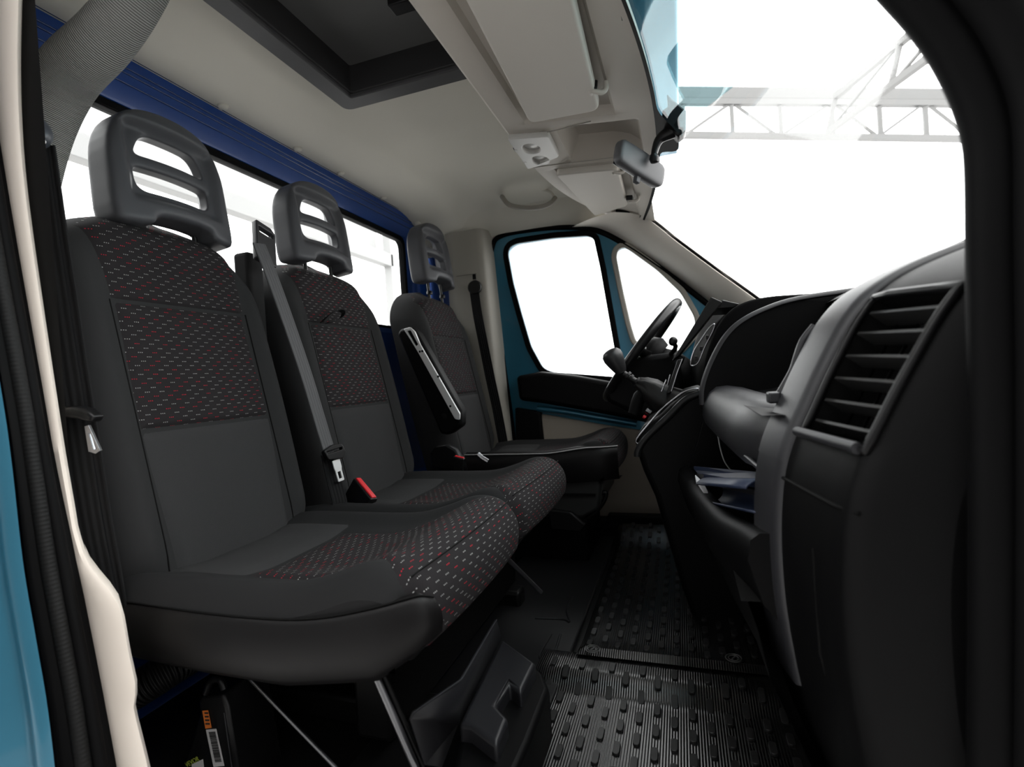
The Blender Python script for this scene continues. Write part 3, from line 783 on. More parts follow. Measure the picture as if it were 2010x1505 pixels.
# vinyl skirt down the doorway side of the cushion
NPR = len(cr([(x, 0, z) for x, z in CPROF], 4)); inose = int(NPR * .62)
tops = cr([(-.955, .096, .366), (-.85, .095, .363), (-.70, .094, .361), (-.575, .093, .365), (-.50, .092, .375), (-.44, .092, .389), (-.40, .093, .400), (-.37, .099, .408), (-.353, .108, .410), (-.346, .120, .405), (-.344, .134, .398)], 4)
zbot = lambda x: float(np.interp(x, [-.96, -.75, -.58, -.42, -.36, -.345], [.276, .268, .268, .296, .335, .345]))
rows = []
for i, e_ in enumerate(tops):
    t_ = (tops[min(i + 1, len(tops) - 1)] - tops[max(i - 1, 0)]); nrm = Vector((t_.y, -t_.x, 0)).normalized()
    zt, zb = e_.z, zbot(e_.x); b_ = Vector((e_.x, e_.y, 0))
    f_ = lambda o_, z_: b_ + nrm * o_ + Vector((0, 0, z_))
    rows.append([f_(-.012, zt + .003), f_(-.001, zt + .002), f_(.004, zt - .006), f_(.010, zt * .75 + zb * .25), f_(.012, zt * .45 + zb * .55), f_(.008, zt * .12 + zb * .88), f_(-.004, zb - .002), f_(-.03, zb - .002), f_(-.10, zb + .01)])
sk_ = grid('side_skirt', rows, VINYL, bs, smooth=70); sk_['label'] = 'smooth black vinyl side skirt'
tube('skirt_seam', [r[1] + Vector((0, -.001, .001)) for r in rows], .0013, VOID, sk_, seg=6)
box('cushion_pan', (-.95, .16, .285), (-.40, 1.06, .310), DARKM, bs, .01)
# shoulder belt guide between the two backrests
q = at(515, 492, plane=((-.905, 0, .40), (.70, 0, .15)))
gx = Vector((0, 1, -.25)).normalized(); gn = Vector((.97, 0, .21)).normalized(); gy = gn.cross(gx)
gd = put('belt_guide', xform(plate(rpoly([(-.034, -.055), (.034, -.055), (.034, .05), (.02, .062), (-.034, .062)], .006), [rpoly([(-.024, .030), (.024, .030), (.026, .046), (-.026, .046)], .004)], .006, .003), mat4(q + Vector((.008, 0, .012)), gx, gy, gn)), FASCIA, bs, 40)
box('belt_guide_pillar', (-1.15, .598, .80), (-1.095, .655, 1.09), CLOTH, bs, .012)
# buckle
bk_ = at(706, 985, Y=.70)
bM = frame_of(at(712, 968, Y=.70), at(718, 958, Y=.70) - at(700, 1000, Y=.70), (0, 1, 0))
bd = bpy.data.objects  # noqa
hd_ = at(718, 958, Y=.70); ft_ = at(692, 1005, Y=.70)
ax_ = (hd_ - ft_).normalized(); sd = at(738, 975, Y=.68) - at(700, 951, Y=.705); hl = sd.length / 2; sd = (sd - ax_ * sd.dot(ax_)).normalized(); tn = ax_.cross(sd)
BM = mat4(hd_, sd, tn, ax_)
bu = box('buckle', (-hl - .004, -.013, -.085), (hl + .004, .013, 0), GLOSSB, bs, .004, M=BM)
box('release_button', (-hl, -.008, -.002), (hl, .008, .004), RED, bu, .002, M=BM)
# fabric pull loop on the middle backrest
lpz = [at(x, y, plane=((-.895, 0, .40), (.70, 0, .15))) for x, y in [(632, 632), (645, 619), (662, 609), (671, 613), (666, 624), (650, 631), (636, 634)]]
ribbon('pull_loop', [p + Vector((.002 * i, 0, 0)) for i, p in enumerate(lpz)], .016, (1, .1, .3), BELTB, bs, .0012)
# floor frame
def rod(px, Ya, Yb, r, nm='support_rod', m=ROD):
    return tube(nm, [at(px[0], px[1], Y=Ya), at(px[2], px[3], Y=Yb)], r, m, bs, seg=10)
rod((470, 1310, 672, 1520), .24, .22, .0038); rod((722, 1290, 822, 1520), .22, .20, .0065); rod((738, 1290, 838, 1520), .23, .21, .005, m=DARKM)
rod((985, 1085, 1062, 1162), .72, .86, .006)
box('frame_beam', (-.62, .30, .04), (-.54, 1.05, .24), DARKM, bs, .01)
box('frame_beam', (-.95, .40, .0), (-.86, 1.05, .26), DARKM, bs, .01)
for y in (.42, .98):
    box('frame_foot', (-.93, y - .03, -.012), (-.50, y + .03, .05), DARKM, bs, .01)

# ---- driver's seat
dsx = .10
ds = thing('driver_seat', 'black cloth driver\'s seat with raised armrest facing the steering wheel', 'seat', (-.55, 1.52, 0))
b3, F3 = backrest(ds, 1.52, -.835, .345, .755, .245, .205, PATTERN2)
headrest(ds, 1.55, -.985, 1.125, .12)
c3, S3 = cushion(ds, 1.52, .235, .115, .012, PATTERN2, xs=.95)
rows = []
for x in np.linspace(-.80, -.225, 22):
    y = 1.285 + .03 * max(0, (x + .30) / .075) ** 2; zt = .416 + .02 * ss(-.5, -.3, x); zb = .31 + .01 * ss(-.4, -.25, x)
    rows.append([Vector((x, y + .02, zt + .008)), Vector((x, y, zt)), Vector((x, y - .010, zt - .03)), Vector((x, y - .008, zb + .03)), Vector((x, y, zb)), Vector((x, y + .09, zb - .005))])
k3 = grid('side_skirt', rows, VINYL, ds, smooth=70)
tube('skirt_piping', [r[1] + Vector((0, -.002, .001)) for r in rows], .0022, mat('pale_seat_piping', (.30, .30, .30), .4), k3, seg=8)
prism('seat_shell', [(-.80, 1.30, .32), (-.30, 1.30, .325), (-.285, 1.30, .30), (-.30, 1.30, .215), (-.36, 1.30, .18), (-.80, 1.30, .18)], (0, .42, 0), mat('charcoal_seat_shell', (.02, .02, .02), .5, spec=.3), ds, .012)
box('shell_groove', (-.79, 1.292, .262), (-.31, 1.30, .270), VOID, ds, 0)
box('pedestal', (-.74, 1.36, -.01), (-.36, 1.68, .185), BLACK, ds, .015)
rod_ = [at(x, y, Y=1.34) for x, y in [(1168, 985), (1178, 970), (1190, 966), (1185, 984), (1168, 1006), (1150, 1018)]]
tube('height_lever', rod_, .008, GLOSSB, ds, smooth_n=4)
prism('slide_bracket', [at(x, y, Y=1.28) for x, y in [(1075, 1000), (1120, 1005), (1150, 1030), (1140, 1045), (1080, 1040)]], (0, .05, 0), DARKM, ds, .006)
# raised armrest
AY = 1.215
ar = [at(x, y, Y=AY) for x, y in [(779, 656), (784, 646), (806, 640), (818, 652), (905, 806), (905, 836), (880, 854), (864, 852), (855, 830)]]
arm = prism('armrest', ar, (0, .055, 0), BLACK, ds, .012, 4)
tr_o = [at(x, y, Y=AY - .002) for x, y in [(793, 646), (806, 642), (815, 650), (826, 676), (904, 812), (903, 824), (894, 822), (822, 692), (800, 656)]]
p0_ = tr_o[0]
loc = [(p.x, p.z) for p in tr_o]; hole = [(p.x, p.z) for p in (at(x, y, Y=AY - .002) for x, y in [(800, 650), (807, 648), (822, 676), (817, 680)])]
put('armrest_rail', xform(plate(rpoly(loc, .006, 3), [rpoly(hole, .003, 2)], .003, .0015), XZ(AY - .003)), ALU, arm, 30)
for x, y in ((824, 690), (829, 689), (860, 739), (884, 797)):
    c = at(x, y, Y=AY - .008); lathe('rail_hole', [(.0008, -.001), (.0042, -.001), (.0042, .001), (.0008, .001)], VOID, arm, frame_of(c, (0, -1, 0)), 12)
lathe('pivot_cap', [(.001, -.001), (.011, -.001), (.013, .001), (.012, .004), (.001, .004)][::-1], VOID, arm, frame_of(at(871, 818, Y=AY - .002), (0, 1, 0)), 16)
prism('recliner_cover', [at(x, y, Y=1.255) for x, y in [(846, 920), (843, 890), (853, 876), (875, 872), (893, 882), (910, 905), (915, 925)]], (0, .03, 0), GLOSSB, ds, .008)
db = box('buckle', (-.022, -.010, -.06), (.022, .010, 0), GLOSSB, ds, .004, M=frame_of(at(902, 897, Y=1.235), (.25, -.05, 1), (0, 1, .2)))
box('release_button', (-.018, -.006, -.002), (.018, .006, .003), RED, db, .002, M=frame_of(at(902, 897, Y=1.235), (.25, -.05, 1), (0, 1, .2)))
tube('belt_anchor', [at(938, 890, Y=1.25), at(946, 898, Y=1.25), at(958, 905, Y=1.25)], .008, CHROME, ds, flat=.4)

# ================================================================== SEAT BELTS
# ---- strap across the bench
pl = ((-.885, 0, .40), (.70, 0, .15))
sb = thing('seat_belt', 'grey webbing seat belt hanging between the two bench backrests', 'seat belt', (-.95, .66, .4))
pp = [at(x, y, plane=pl) for x, y in [(508, 478), (530, 540), (560, 630), (594, 735), (622, 830), (641, 890), (654, 940), (664, 985), (668, 1010)]]
pp = [p + Vector((.012 * math.sin(math.pi * i / 8), 0, 0)) for i, p in enumerate(pp)]
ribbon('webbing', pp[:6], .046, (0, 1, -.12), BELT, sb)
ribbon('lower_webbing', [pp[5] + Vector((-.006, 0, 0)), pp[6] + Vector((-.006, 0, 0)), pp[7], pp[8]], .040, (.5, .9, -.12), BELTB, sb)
tq = pp[5]; td = (pp[6] - pp[4]).normalized(); tx = Vector((.25, 1, -.22)); tx = (tx - td * tx.dot(td)).normalized(); tn = tx.cross(-td); TM = mat4(tq + Vector((.012, 0, 0)), tx, -td, tn)
tg = put('tongue_body', xform(plate(rpoly([(-.034, .014), (-.026, -.012), (.020, -.020), (.036, -.006), (.030, .018), (.0, .024)], .006), [rpoly([(-.025, .004), (.026, .004), (.026, .010), (-.025, .010)], .002)], .005, .002), TM), GLOSSB, sb, 40)
put('latch_plate', xform(plate(rpoly([(-.012, -.018), (.013, -.018), (.013, -.040), (.0105, -.046), (.0105, -.076), (-.0105, -.076), (-.0105, -.046), (-.012, -.040)], .003), [rpoly([(-.005, -.050), (.005, -.050), (.005, -.069), (-.005, -.069)], .001)], .0012, .0004), TM), ALU, sb, 30)
# ---- belt on the passenger door pillar
s2 = thing('seat_belt', 'black seat belt running down the passenger door pillar from a round loop', 'seat belt', (-.95, .07, .1))
ring = at(60, 258, Y=.065)
lathe('pillar_loop', [(.002, -.020), (.020, -.020), (.027, -.010), (.029, 0), (.027, .010), (.020, .018), (.002, .018)], mat('dark_blue_grey_loop', (.045, .05, .06), .35), s2, frame_of(ring, (.9, -.5, .1)), 20)
lathe('loop_bolt', [(.001, -.006), (.008, -.006), (.008, .006), (.001, .006)], STEEL, s2, frame_of(at(76, 278, Y=.06), (1, -.3, 0)), 12)
bp_ = [at(x, y, Y=.075) for x, y in [(58, 285), (82, 480), (112, 690), (142, 880), (165, 1020), (190, 1150), (215, 1290)]]
ribbon('webbing', bp_, [.050, .056, .056, .052, .050], (.85, .5, 0), BELTB, s2)
ribbon('folded_webbing', [p + Vector((.012, .012, 0)) for p in bp_], [.040, .05, .05, .046, .04], (.9, .35, 0), BELTB, s2)
cl = [at(x, y, Y=.06) for x, y in [(104, 800), (142, 797), (165, 803), (182, 817), (176, 830), (150, 822), (106, 818)]]
prism('belt_stop', cl, (0, .02, 0), GLOSSB, s2, .005)
put('latch_plate', xform(plate([(p.x, p.z) for p in (at(x, y, Y=.06) for x, y in [(168, 836), (176, 834), (199, 884), (190, 890), (176, 886)])], [[(p.x, p.z) for p in (at(x, y, Y=.06) for x, y in [(176, 850), (180, 850), (192, 880), (186, 882)])]], .0015, .0005), XZ(.06)), CHROME, s2, 30)
# ---- driver's belt
s3 = thing('seat_belt', 'black seat belt hanging from the pillar behind the driver\'s seat', 'seat belt', (-.9, 1.76, .3))
lathe('pillar_loop', [(.004, -.010), (.030, -.010), (.034, -.004), (.034, .004), (.030, .010), (.004, .010)], GLOSSB, s3, frame_of(at(932, 564, Y=1.75), (.2, -1, .1)), 20)
ribbon('webbing', [at(x, y, Y=1.752) for x, y in [(931, 572), (938, 620), (950, 680), (962, 740), (975, 800), (988, 870)]], .046, (1, 0, .2), BELTB, s3)
box('height_slot', at(931, 543, Y=1.772) + Vector((-.008, -.004, -.012)), at(931, 543, Y=1.772) + Vector((.008, .002, .012)), VOID, s3, .002)

# ================================================================== DASHBOARD
db_ = thing('dashboard', 'black moulded dashboard with open glove compartments, grey fascia and side air vent', 'dashboard', (.2, .93, 0))
COWL = [(.50, .60), (.50, .845), (.40, .858), (.30, .862), (.22, .864), (.165, .856), (.128, .835), (.10, .80), (.078, .755), (.062, .705), (.056, .65), (.06, .60), (.10, .56)]
def shift(prof, dx, dz=0): return [(x + dx, z + dz) for x, z in prof]
rows = []
cw = cr([(x, 0, z) for x, z in COWL], 4)
for y, dx, dz in [(.93, .006, -.005), (.936, .001, -.001), (.96, 0, 0), (.99, 0, 0), (1.2, -.004, .0), (1.32, -.01, .012), (1.40, -.02, .03), (1.5, -.022, .036), (1.62, -.02, .03), (1.70, -.008, .01), (1.80, 0, 0), (1.845, .02, -.01)]:
    rows.append([(p.x + dx * ss(.5, .2, p.x), y, p.z + dz * ss(.62, .8, p.z)) for p in cw])
grid('cowl', rows, mat('matt_black_cowl', (.0025, .0025, .0027), .75, bump=('noise', 900, .35, .0006), spec=.04), db_, closed=True, caps=True, smooth=60)
# grey rim on the far edge of the open compartment
RIM = cr([(.052, 0, .60), (.054, 0, .635), (.066, 0, .675), (.088, 0, .722), (.115, 0, .765), (.150, 0, .798), (.205, 0, .824), (.28, 0, .842), (.42, 0, .85)], 5)
rows = [[(p.x, y, p.z) for p in RIM] for y in (.885, .925)]
def strip(name, path, ya, yb, th, m, dxa=0, dxb=0):
    rws = []
    for i, p in enumerate(path):
        t = (path[min(i + 1, len(path) - 1)] - path[max(i - 1, 0)]).normalized(); n_ = Vector((-t.z, 0, t.x))
        A, B = Vector((p.x + dxa, ya, p.z)), Vector((p.x + dxb, yb, p.z)); e = .15
        rws.append([A, A * (1 - .02) + B * .02 + n_ * th * .7, A * .85 + B * .15 + n_ * th, A * .5 + B * .5 + n_ * th * 1.1, A * .15 + B * .85 + n_ * th, A * .02 + B * .98 + n_ * th * .7, B])
    return grid(name, rws, m, db_, smooth=60)
strip('fascia_rim', RIM, .878, .918, .010, FASCIA)
# open upper compartment: curved back wall, far cheek, floor
INN = cr([(.10, 0, .628), (.20, 0, .632), (.30, 0, .66), (.345, 0, .72), (.35, 0, .79), (.345, 0, .835)], 4)
grid('upper_compartment', [[(p.x, y, p.z) for p in INN] for y in (.25, .5, .7, .885)], BLACK, db_, smooth=60)
ck = [Vector((p.x, .882, p.z)) for p in RIM[:-5]] + [Vector((.36, .882, .83)), Vector((.36, .882, .62))]
me = meshof('compartment_cheek', ck, [tuple(range(len(ck)))]); put('compartment_cheek', me, BLACK, db_, None)
grid('scuttle_pad', [[(x, y, z) for x, z in ((.335, .828), (.35, .838), (.42, .846), (.52, .836), (.58, .80))] for y in (.10, .25, .5, .8, .95)], BLACK, db_, smooth=60)
# bar below the compartment
bar = [(.0, .0), (-.004, .018), (-.002, .05), (.012, .078), (.03, .092), (.055, .094), (.09, .088), (.11, .06), (.10, .02), (.04, -.012), (.012, -.012)]
rows = []
for t in np.linspace(0, 1, 12):
    y = .915 + (.250 - .915) * t; x0 = .052 + .046 * t ** 1.2 + .05 * ss(.72, 1, t); z0 = .553 - .012 * t
    rows.append([(x0 + a, y, z0 + b) for a, b in bar])
br_ = grid('compartment_bar', rows, FASCIA, db_, closed=True, caps=True, smooth=50)
tube('bar_edge', [(x0_ + .006, y_, z_) for x0_, y_, z_ in ((.052, .905, .557), (.060, .75, .553), (.080, .5, .549), (.095, .31, .546))], .004, FASCIA, db_, seg=8, smooth_n=4)
# lower open shelf
grid('lower_compartment', [[(x, y, z) for x, z in ((.12, .56), (.30, .55), (.33, .50), (.33, .42), (.28, .385), (.06, .38))] for y in (.24, .5, .7, .92)], VOID, db_, smooth=50)
prism('compartment_cheek', [(-.02, .905, .38), (.35, .905, .38), (.35, .905, .60), (.06, .905, .60), (.03, .905, .50)], (0, .02, 0), BLACK, db_, .003)
lipp = [(-.016, 0), (-.012, .026), (.0, .036), (.016, .036), (.026, .026), (.028, -.01), (.05, -.03), (.14, -.03), (.16, -.10), (.03, -.095), (.0, -.06)]
rows = []
for t, y in zip(np.linspace(0, 1, 14), np.linspace(.94, .235, 14)):
    x0 = -.008 + .085 * t ** 1.15; z0 = .398 + .028 * t ** 2
    e = ss(.72, 1, t); rows.append([(x0 + a + .01 * e, y, z0 + b + .012 * e) for a, b in lipp])
grid('tray_lip', rows, FASCIA if False else BLACK, db_, closed=True, caps=True, smooth=50)
# knee panel down to the footwell
rows = []
for y in np.linspace(.20, 1.84, 18):
    f_ = ss(.2, .9, y); rows.append([(.075 - .06 * f_, y, .36), (.085 - .06 * f_, y, .30), (.125 - .06 * f_, y, .20), (.19 - .05 * f_, y, .08), (.27 - .03 * f_, y, -.01)])
grid('knee_panel', rows, BLACK, db_, smooth=60)
# doorway end of the dashboard
NEAR = cr([(.24, 0, -.01), (.165, 0, .12), (.118, 0, .24), (.098, 0, .36), (.094, 0, .46), (.100, 0, .54), (.112, 0, .59), (.134, 0, .64), (.160, 0, .695), (.190, 0, .748), (.225, 0, .782), (.28, 0, .806), (.36, 0, .825), (.50, 0, .835)], 5)
def ndx(y): 
    t = (.30 - y) / .1; return .017 * t + .35 * max(0, t - 2.42) ** 1.5
def near_pt(i, y, off=0):
    p = NEAR[i]; t = (NEAR[min(i + 1, len(NEAR) - 1)] - NEAR[max(i - 1, 0)]).normalized(); n_ = Vector((-t.z, 0, t.x))
    q_ = Vector((p.x + ndx(y) * ss(.45, .15, p.x - .0), y, p.z - .10 * max(0, .16 - y) * ss(.6, .8, p.z))); return q_ + n_ * off
NY = [.30, .285, .26, .225, .205, .19, .175, .15, .12, .09, .065, .055, .045, .037, .030, .025]
def zone(i, j): return .192 > NY[i] > .06 and .602 < NEAR[j].z and NEAR[j + 1].z < .770 and NEAR[j].x < .3
grid('end_moulding', [[near_pt(j, y) for j in range(len(NEAR))] for y in NY], BLACK, db_, smooth=60, skip=zone)
ee = [near_pt(j, .025) for j in range(len(NEAR))] + [Vector((.5, .025, -.01))]
put('end_cap', meshof('end_cap', ee, [tuple(range(len(ee)))]), BLACK, db_, None)
ia = [j for j in range(len(NEAR)) if .30 < NEAR[j].z and NEAR[j].x < .34]
def nstrip(name, j0, j1, ya, yb, th, m):
    rws = []
    for j in range(j0, j1 + 1):
        A, B = near_pt(j, ya), near_pt(j, yb); n_ = near_pt(j, ya, 1) - A
        rws.append([A, A * .97 + B * .03 + n_ * th * .8, A * .8 + B * .2 + n_ * th, A * .5 + B * .5 + n_ * th * 1.05, A * .2 + B * .8 + n_ * th, A * .03 + B * .97 + n_ * th * .8, B])
    return grid(name, rws, m, db_, smooth=60)
jm = min(range(len(NEAR)), key=lambda j: abs(NEAR[j].z - .575) + (1 if NEAR[j].x > .3 else 0))
jt = len(NEAR) - 8
nstrip('fascia_strip', jm, jt, .305, .212, .008, FASCIA)
jl = min(range(len(NEAR)), key=lambda j: abs(NEAR[j].z - .30) + (1 if NEAR[j].x > .3 else 0))
nstrip('lower_fascia_strip', jl, jm, .305, .212, .0065, FASCIA)
# air vent in the end moulding
j0 = min(j for j in range(len(NEAR)) if NEAR[j].z > .602); j1 = max(j for j in range(len(NEAR)) if NEAR[j].z < .770)
vent = []
va, vb = .19, .055
path = [near_pt(j, va, .003) for j in range(j0, j1 + 1)] + [near_pt(j1, y, .003) for y in (.16, .12, .09)] + [near_pt(j, vb, .003) for j in range(j1, j0 - 1, -1)] + [near_pt(j0, y, .003) for y in (.09, .12, .16)]
vf = tube('vent_frame', path, .0045, GLOSSB, db_, closed=True, seg=10)
tube('vent_sill', [near_pt(j0, y, .006) for y in (.20, .16, .12, .09, .06)], .006, FASCIA, db_, seg=10)
grid('vent_back', [[near_pt(j, y, -.05) for j in range(j0 - 2, j1 + 3)] for y in (.205, .15, .10, .04)], VOID, db_, smooth=60)
inn = [near_pt(j, va, -.05) for j in range(j0, j1 + 1)] + [near_pt(j1, y, -.05) for y in (.16, .12, .09)] + [near_pt(j, vb, -.05) for j in range(j1, j0 - 1, -1)] + [near_pt(j0, y, -.05) for y in (.09, .12, .16)]
grid('vent_duct', [path, inn], VOID, db_, closed=True)
for k in range(6):
    t = (k + .7) / 6.6; jj = j0 + (j1 - j0) * t; ja = int(jj)
    A = near_pt(ja, va - .004, -.012).lerp(near_pt(ja + 1, va - .004, -.012), jj - ja); B = near_pt(ja, vb + .004, -.012).lerp(near_pt(ja + 1, vb + .004, -.012), jj - ja)
    d_ = (near_pt(ja, .12, 1) - near_pt(ja, .12)).normalized(); d_ = (d_ + Vector((-.2, 0, .45))).normalized(); nz_ = (B - A).normalized().cross(d_).normalized()
    v = [p + d_ * s * .011 + nz_ * q_ * .0016 for p in (A, B) for s in (-1, 1) for q_ in (-1, 1)]
    me = meshof('slat', v, [(0, 1, 3, 2), (4, 6, 7, 5), (0, 4, 5, 1), (2, 3, 7, 6), (0, 2, 6, 4), (1, 5, 7, 3)]); recalc(me)
    put('slat', me, mat('grey_vent_slat', (.018, .018, .018), .4, spec=.3), vf, 30)
for y in (.165, .13, .095):
    tube('vane', [near_pt(j, y, -.024) for j in range(j0, j1 + 1)], .003, VOID, vf, seg=6, flat=.4)
# panel joint across the end moulding
jj = min(range(len(NEAR)), key=lambda j: abs(NEAR[j].z - .555) + (1 if NEAR[j].x > .3 else 0))
tube('panel_joint', [near_pt(jj, y, .0015) for y in (.305, .27, .24, .2, .16, .12, .08, .05)], .0022, VOID, db_, seg=6)
jk = min(range(len(NEAR)), key=lambda j: abs(NEAR[j].z - .50) + (1 if NEAR[j].x > .3 else 0))
tube('panel_joint', [near_pt(jk, .12, .001), near_pt(jk - 6, .118, .001), near_pt(jk - 14, .115, .001)], .0018, VOID, db_, seg=6)
# clip and hinge details by the strip
tube('compartment_hinge', [at(x, y, Y=.315) for x, y in [(1600, 640), (1578, 668), (1566, 700), (1556, 730), (1530, 775)]], .006, CHROME if False else FASCIA, db_, smooth_n=4, seg=8)
box('latch_tab', at(1515, 780, Y=.31) + Vector((-.006, -.012, -.008)), at(1515, 780, Y=.31) + Vector((.010, .012, .008)), FASCIA, db_, .003)
# centre vent slit with satin surround, seen edge-on
vs_ = [at(x, y, Y=.955) for x, y in [(1356, 716), (1362, 690), (1378, 664), (1392, 644), (1402, 636), (1400, 648), (1384, 680), (1370, 712)]]
cv = tube('centre_vent_surround', vs_, .0022, CHROME, db_, closed=True, smooth_n=5, seg=8)
for x, y in ((1366, 703), (1376, 684), (1388, 662)):
    c = at(x, y, Y=.962); box('vent_tab', c + Vector((-.004, -.004, -.006)), c + Vector((.004, .004, .006)), GLOSSB, cv, .002)

# centre console with storage cubby
cc = thing('centre_console', 'black centre console bulging below the gear lever with a satin rimmed cubby', 'console', (-.05, 1.1, 0))
side = [(.10, .645), (.055, .640), (.01, .630), (-.03, .600), (-.06, .572), (-.105, .545), (-.128, .512), (-.128, .480), (-.112, .42), (-.085, .35), (-.06, .24), (-.03, .10), (.0, -.01), (.30, -.01), (.30, .60)]
prism('console_body', [(x, .93, z) for x, z in side], (0, .34, 0), BLACK, cc, .018, 4)
rimc = [at(x, y, Y=.935) for x, y in [(1376, 765), (1350, 768), (1325, 785), (1300, 806), (1275, 835), (1256, 858), (1252, 868), (1262, 872), (1285, 850), (1310, 828), (1335, 806), (1356, 785)]]
tube('cubby_rim', [p + Vector((-.004, -.004, .002)) for p in rimc], .0024, CHROME, cc, closed=True, smooth_n=5, seg=10)
tube('console_edge', [Vector((x, .931, z)) for x, z in [(.055, .628), (.01, .612), (-.04, .566), (-.10, .512), (-.122, .478), (-.125, .462)]], .010, GLOSSB, cc, smooth_n=5)
tube('cubby_rim', [at(x, y, Y=1.02) for x, y in [(1256, 868), (1268, 862), (1280, 856)]], .003, CHROME, cc, seg=8)
bt = at(1262, 815, Y=1.10)
lathe('lighter_knob', [(.002, -.01), (.010, -.01), (.011, .006), (.002, .008)], CHROME, cc, frame_of(at(1272, 806, Y=1.10), (-.8, 0, .6)), 16)
lathe('red_switch', [(.001, -.004), (.006, -.004), (.006, .004), (.001, .005)], RED, cc, frame_of(at(1265, 818, Y=1.10), (-.8, 0, .6)), 12)
# centre stack: radio and switch rows
st = [(at(x, y, Y=1.04)) for x, y in [(1342, 705), (1318, 770), (1308, 772), (1330, 706)]]
prism('radio_panel', [(p.x, 1.0, p.z) for p in st], (0, .22, 0), GLOSSB, cc, .003)
tube('radio_trim', [at(x, y, Y=.998) for x, y in [(1340, 704), (1330, 730), (1318, 768)]], .002, CHROME, cc, seg=8)
for a in (((1316, 735), (1310, 756)), ((1308, 745), (1299, 768)), ((1334, 715), (1328, 732))):
    tube('switch_edge', [at(*a[0], Y=1.02), at(*a[1], Y=1.02)], .0022, CHROME, cc, seg=8)
# upright black panel clamped in front of the centre vents
tp = thing('tablet_panel', 'flat black tablet panel standing upright on the dashboard centre', 'tablet', tuple(at(1330, 700, Y=1.05)))
prism('panel', [at(x, y, Y=1.04) for x, y in [(1396, 582), (1418, 592), (1334, 697), (1319, 708)]], (0, .25, 0), mat('satin_black_panel', (.006, .006, .006), .38, spec=.3), tp, .003)
prism('holder_plate', [at(x, y, Y=1.06) for x, y in [(1418, 588), (1452, 596), (1440, 604), (1405, 606)]], (0, .20, 0), GLOSSB, tp, .003)
prism('holder_foot', [at(x, y, Y=1.10) for x, y in [(1334, 697), (1345, 700), (1340, 715), (1325, 712)]], (0, .10, 0), GLOSSB, tp, .003)

# ---- steering wheel
top, bot = at(1332, 592, Y=1.52), at(1192, 782, Y=1.52)
c0 = (top + bot) / 2; ez = (top - bot).normalized(); R_ = (top - bot).length / 2 * .97; ey = Vector((0, 1, 0)); en = ey.cross(ez)
if en.x > 0: en = -en
en = (en + Vector((0, -.03, 0))).normalized()
sw = thing('steering_assembly', 'black steering wheel with silver spoke trim on its column shroud', 'steering wheel', tuple(c0))
sw_rim = tube('rim', [c0 + (ez * math.cos(a) + ey * math.sin(a)) * R_ for a in np.linspace(0, 2 * math.pi, 49)[:-1]], .0175, GLOSSB, sw, closed=True, seg=14)
hb = c0 - en * .035
lathe('hub', [(.005, -.03), (.075, -.03), (.085, 0), (.07, .03), (.03, .042), (.004, .044)], BLACK, sw, frame_of(hb, en), 28)
for a in (math.pi / 2, -math.pi / 2, math.pi * .8, -math.pi * .8):
    d = ez * math.cos(a) + ey * math.sin(a)
    tube('spoke', [hb + d * .06, hb + d * .12 + en * .01, c0 + d * (R_ - .006)], [.022, .018, .014], BLACK, sw, smooth_n=4, flat=.5)
for s in (1, -1):
    tube('spoke_trim', [hb + ey * s * .055 + en * .030 + ez * .012, hb + ey * s * .11 + en * .030 + ez * .010, c0 + ey * s * (R_ - .02) + ez * .008 + en * .014], .011, ALU, sw, smooth_n=4, flat=.6)
cs = hb - en * .05
sc_ = sw
lathe('shroud', [(.05, -.22), (.075, -.18), (.075, -.02), (.06, .02), (.02, .03)], BLACK, sc_, frame_of(cs, en), 24)
tube('stalk', [cs - ey * .05 + en * .0, at(1325, 685, Y=1.36), at(1321, 672, Y=1.34)], .008, GLOSSB, sc_, smooth_n=3)
lathe('stalk_knob', [(.002, -.014), (.014, -.012), (.015, .010), (.011, .014), (.002, .015)], GLOSSB, sc_, frame_of(at(1321, 670, Y=1.335), (.1, -1, .1)), 16)
prism('knee_cover', [at(x, y, Y=1.38) for x, y in [(1240, 700), (1330, 690), (1345, 760), (1300, 840), (1190, 790), (1185, 770)]], (0, .32, 0), BLACK, sc_, .02)

# ---- gear lever
gl = thing('gear_lever', 'black gear lever with rounded knob and leather boot on the dashboard', 'gear lever', tuple(at(1290, 775, Y=1.12)))
GY = 1.12
k0, k1, k2 = at(1209, 712, Y=GY), at(1236, 741, Y=GY), at(1262, 757, Y=GY)
gd_ = (k0 - k1).normalized()
ups = (at(1208, 688, Y=GY) - at(1222, 730, Y=GY)).normalized()
lathe('knob', [(.004, -.042), (.016, -.040), (.021, -.028), (.028, -.006), (.032, .012), (.031, .026), (.024, .036), (.012, .041), (.002, .042)], mat('worn_black_leather', (.016, .016, .017), .38, spec=.4, bump=('noise', 300, .2, .0006)), gl, frame_of(at(1208, 709, Y=GY), (at(1200, 690, Y=GY) - at(1226, 736, Y=GY))), 22)
tube('shaft', [at(1224, 733, Y=GY), k1, k2], [.011, .009, .011], GLOSSB, gl, seg=12)
for p_, r_ in ((at(1231, 737, Y=GY), .016), (at(1238, 741, Y=GY), .012), (at(1249, 748, Y=GY), .015)):
    lathe('collar', [(.004, -.004), (r_, -.004), (r_, .004), (.004, .004)], GLOSSB, gl, frame_of(p_, gd_), 18)
bt_ = [(at(1250, 750, Y=GY), .014), (at(1262, 755, Y=GY), .024), (at(1278, 766, Y=GY), .038), (at(1298, 780, Y=GY), .046), (at(1322, 792, Y=GY), .052)]
rows = []
dirb = (at(1322, 792, Y=GY) - at(1250, 750, Y=GY)).normalized()
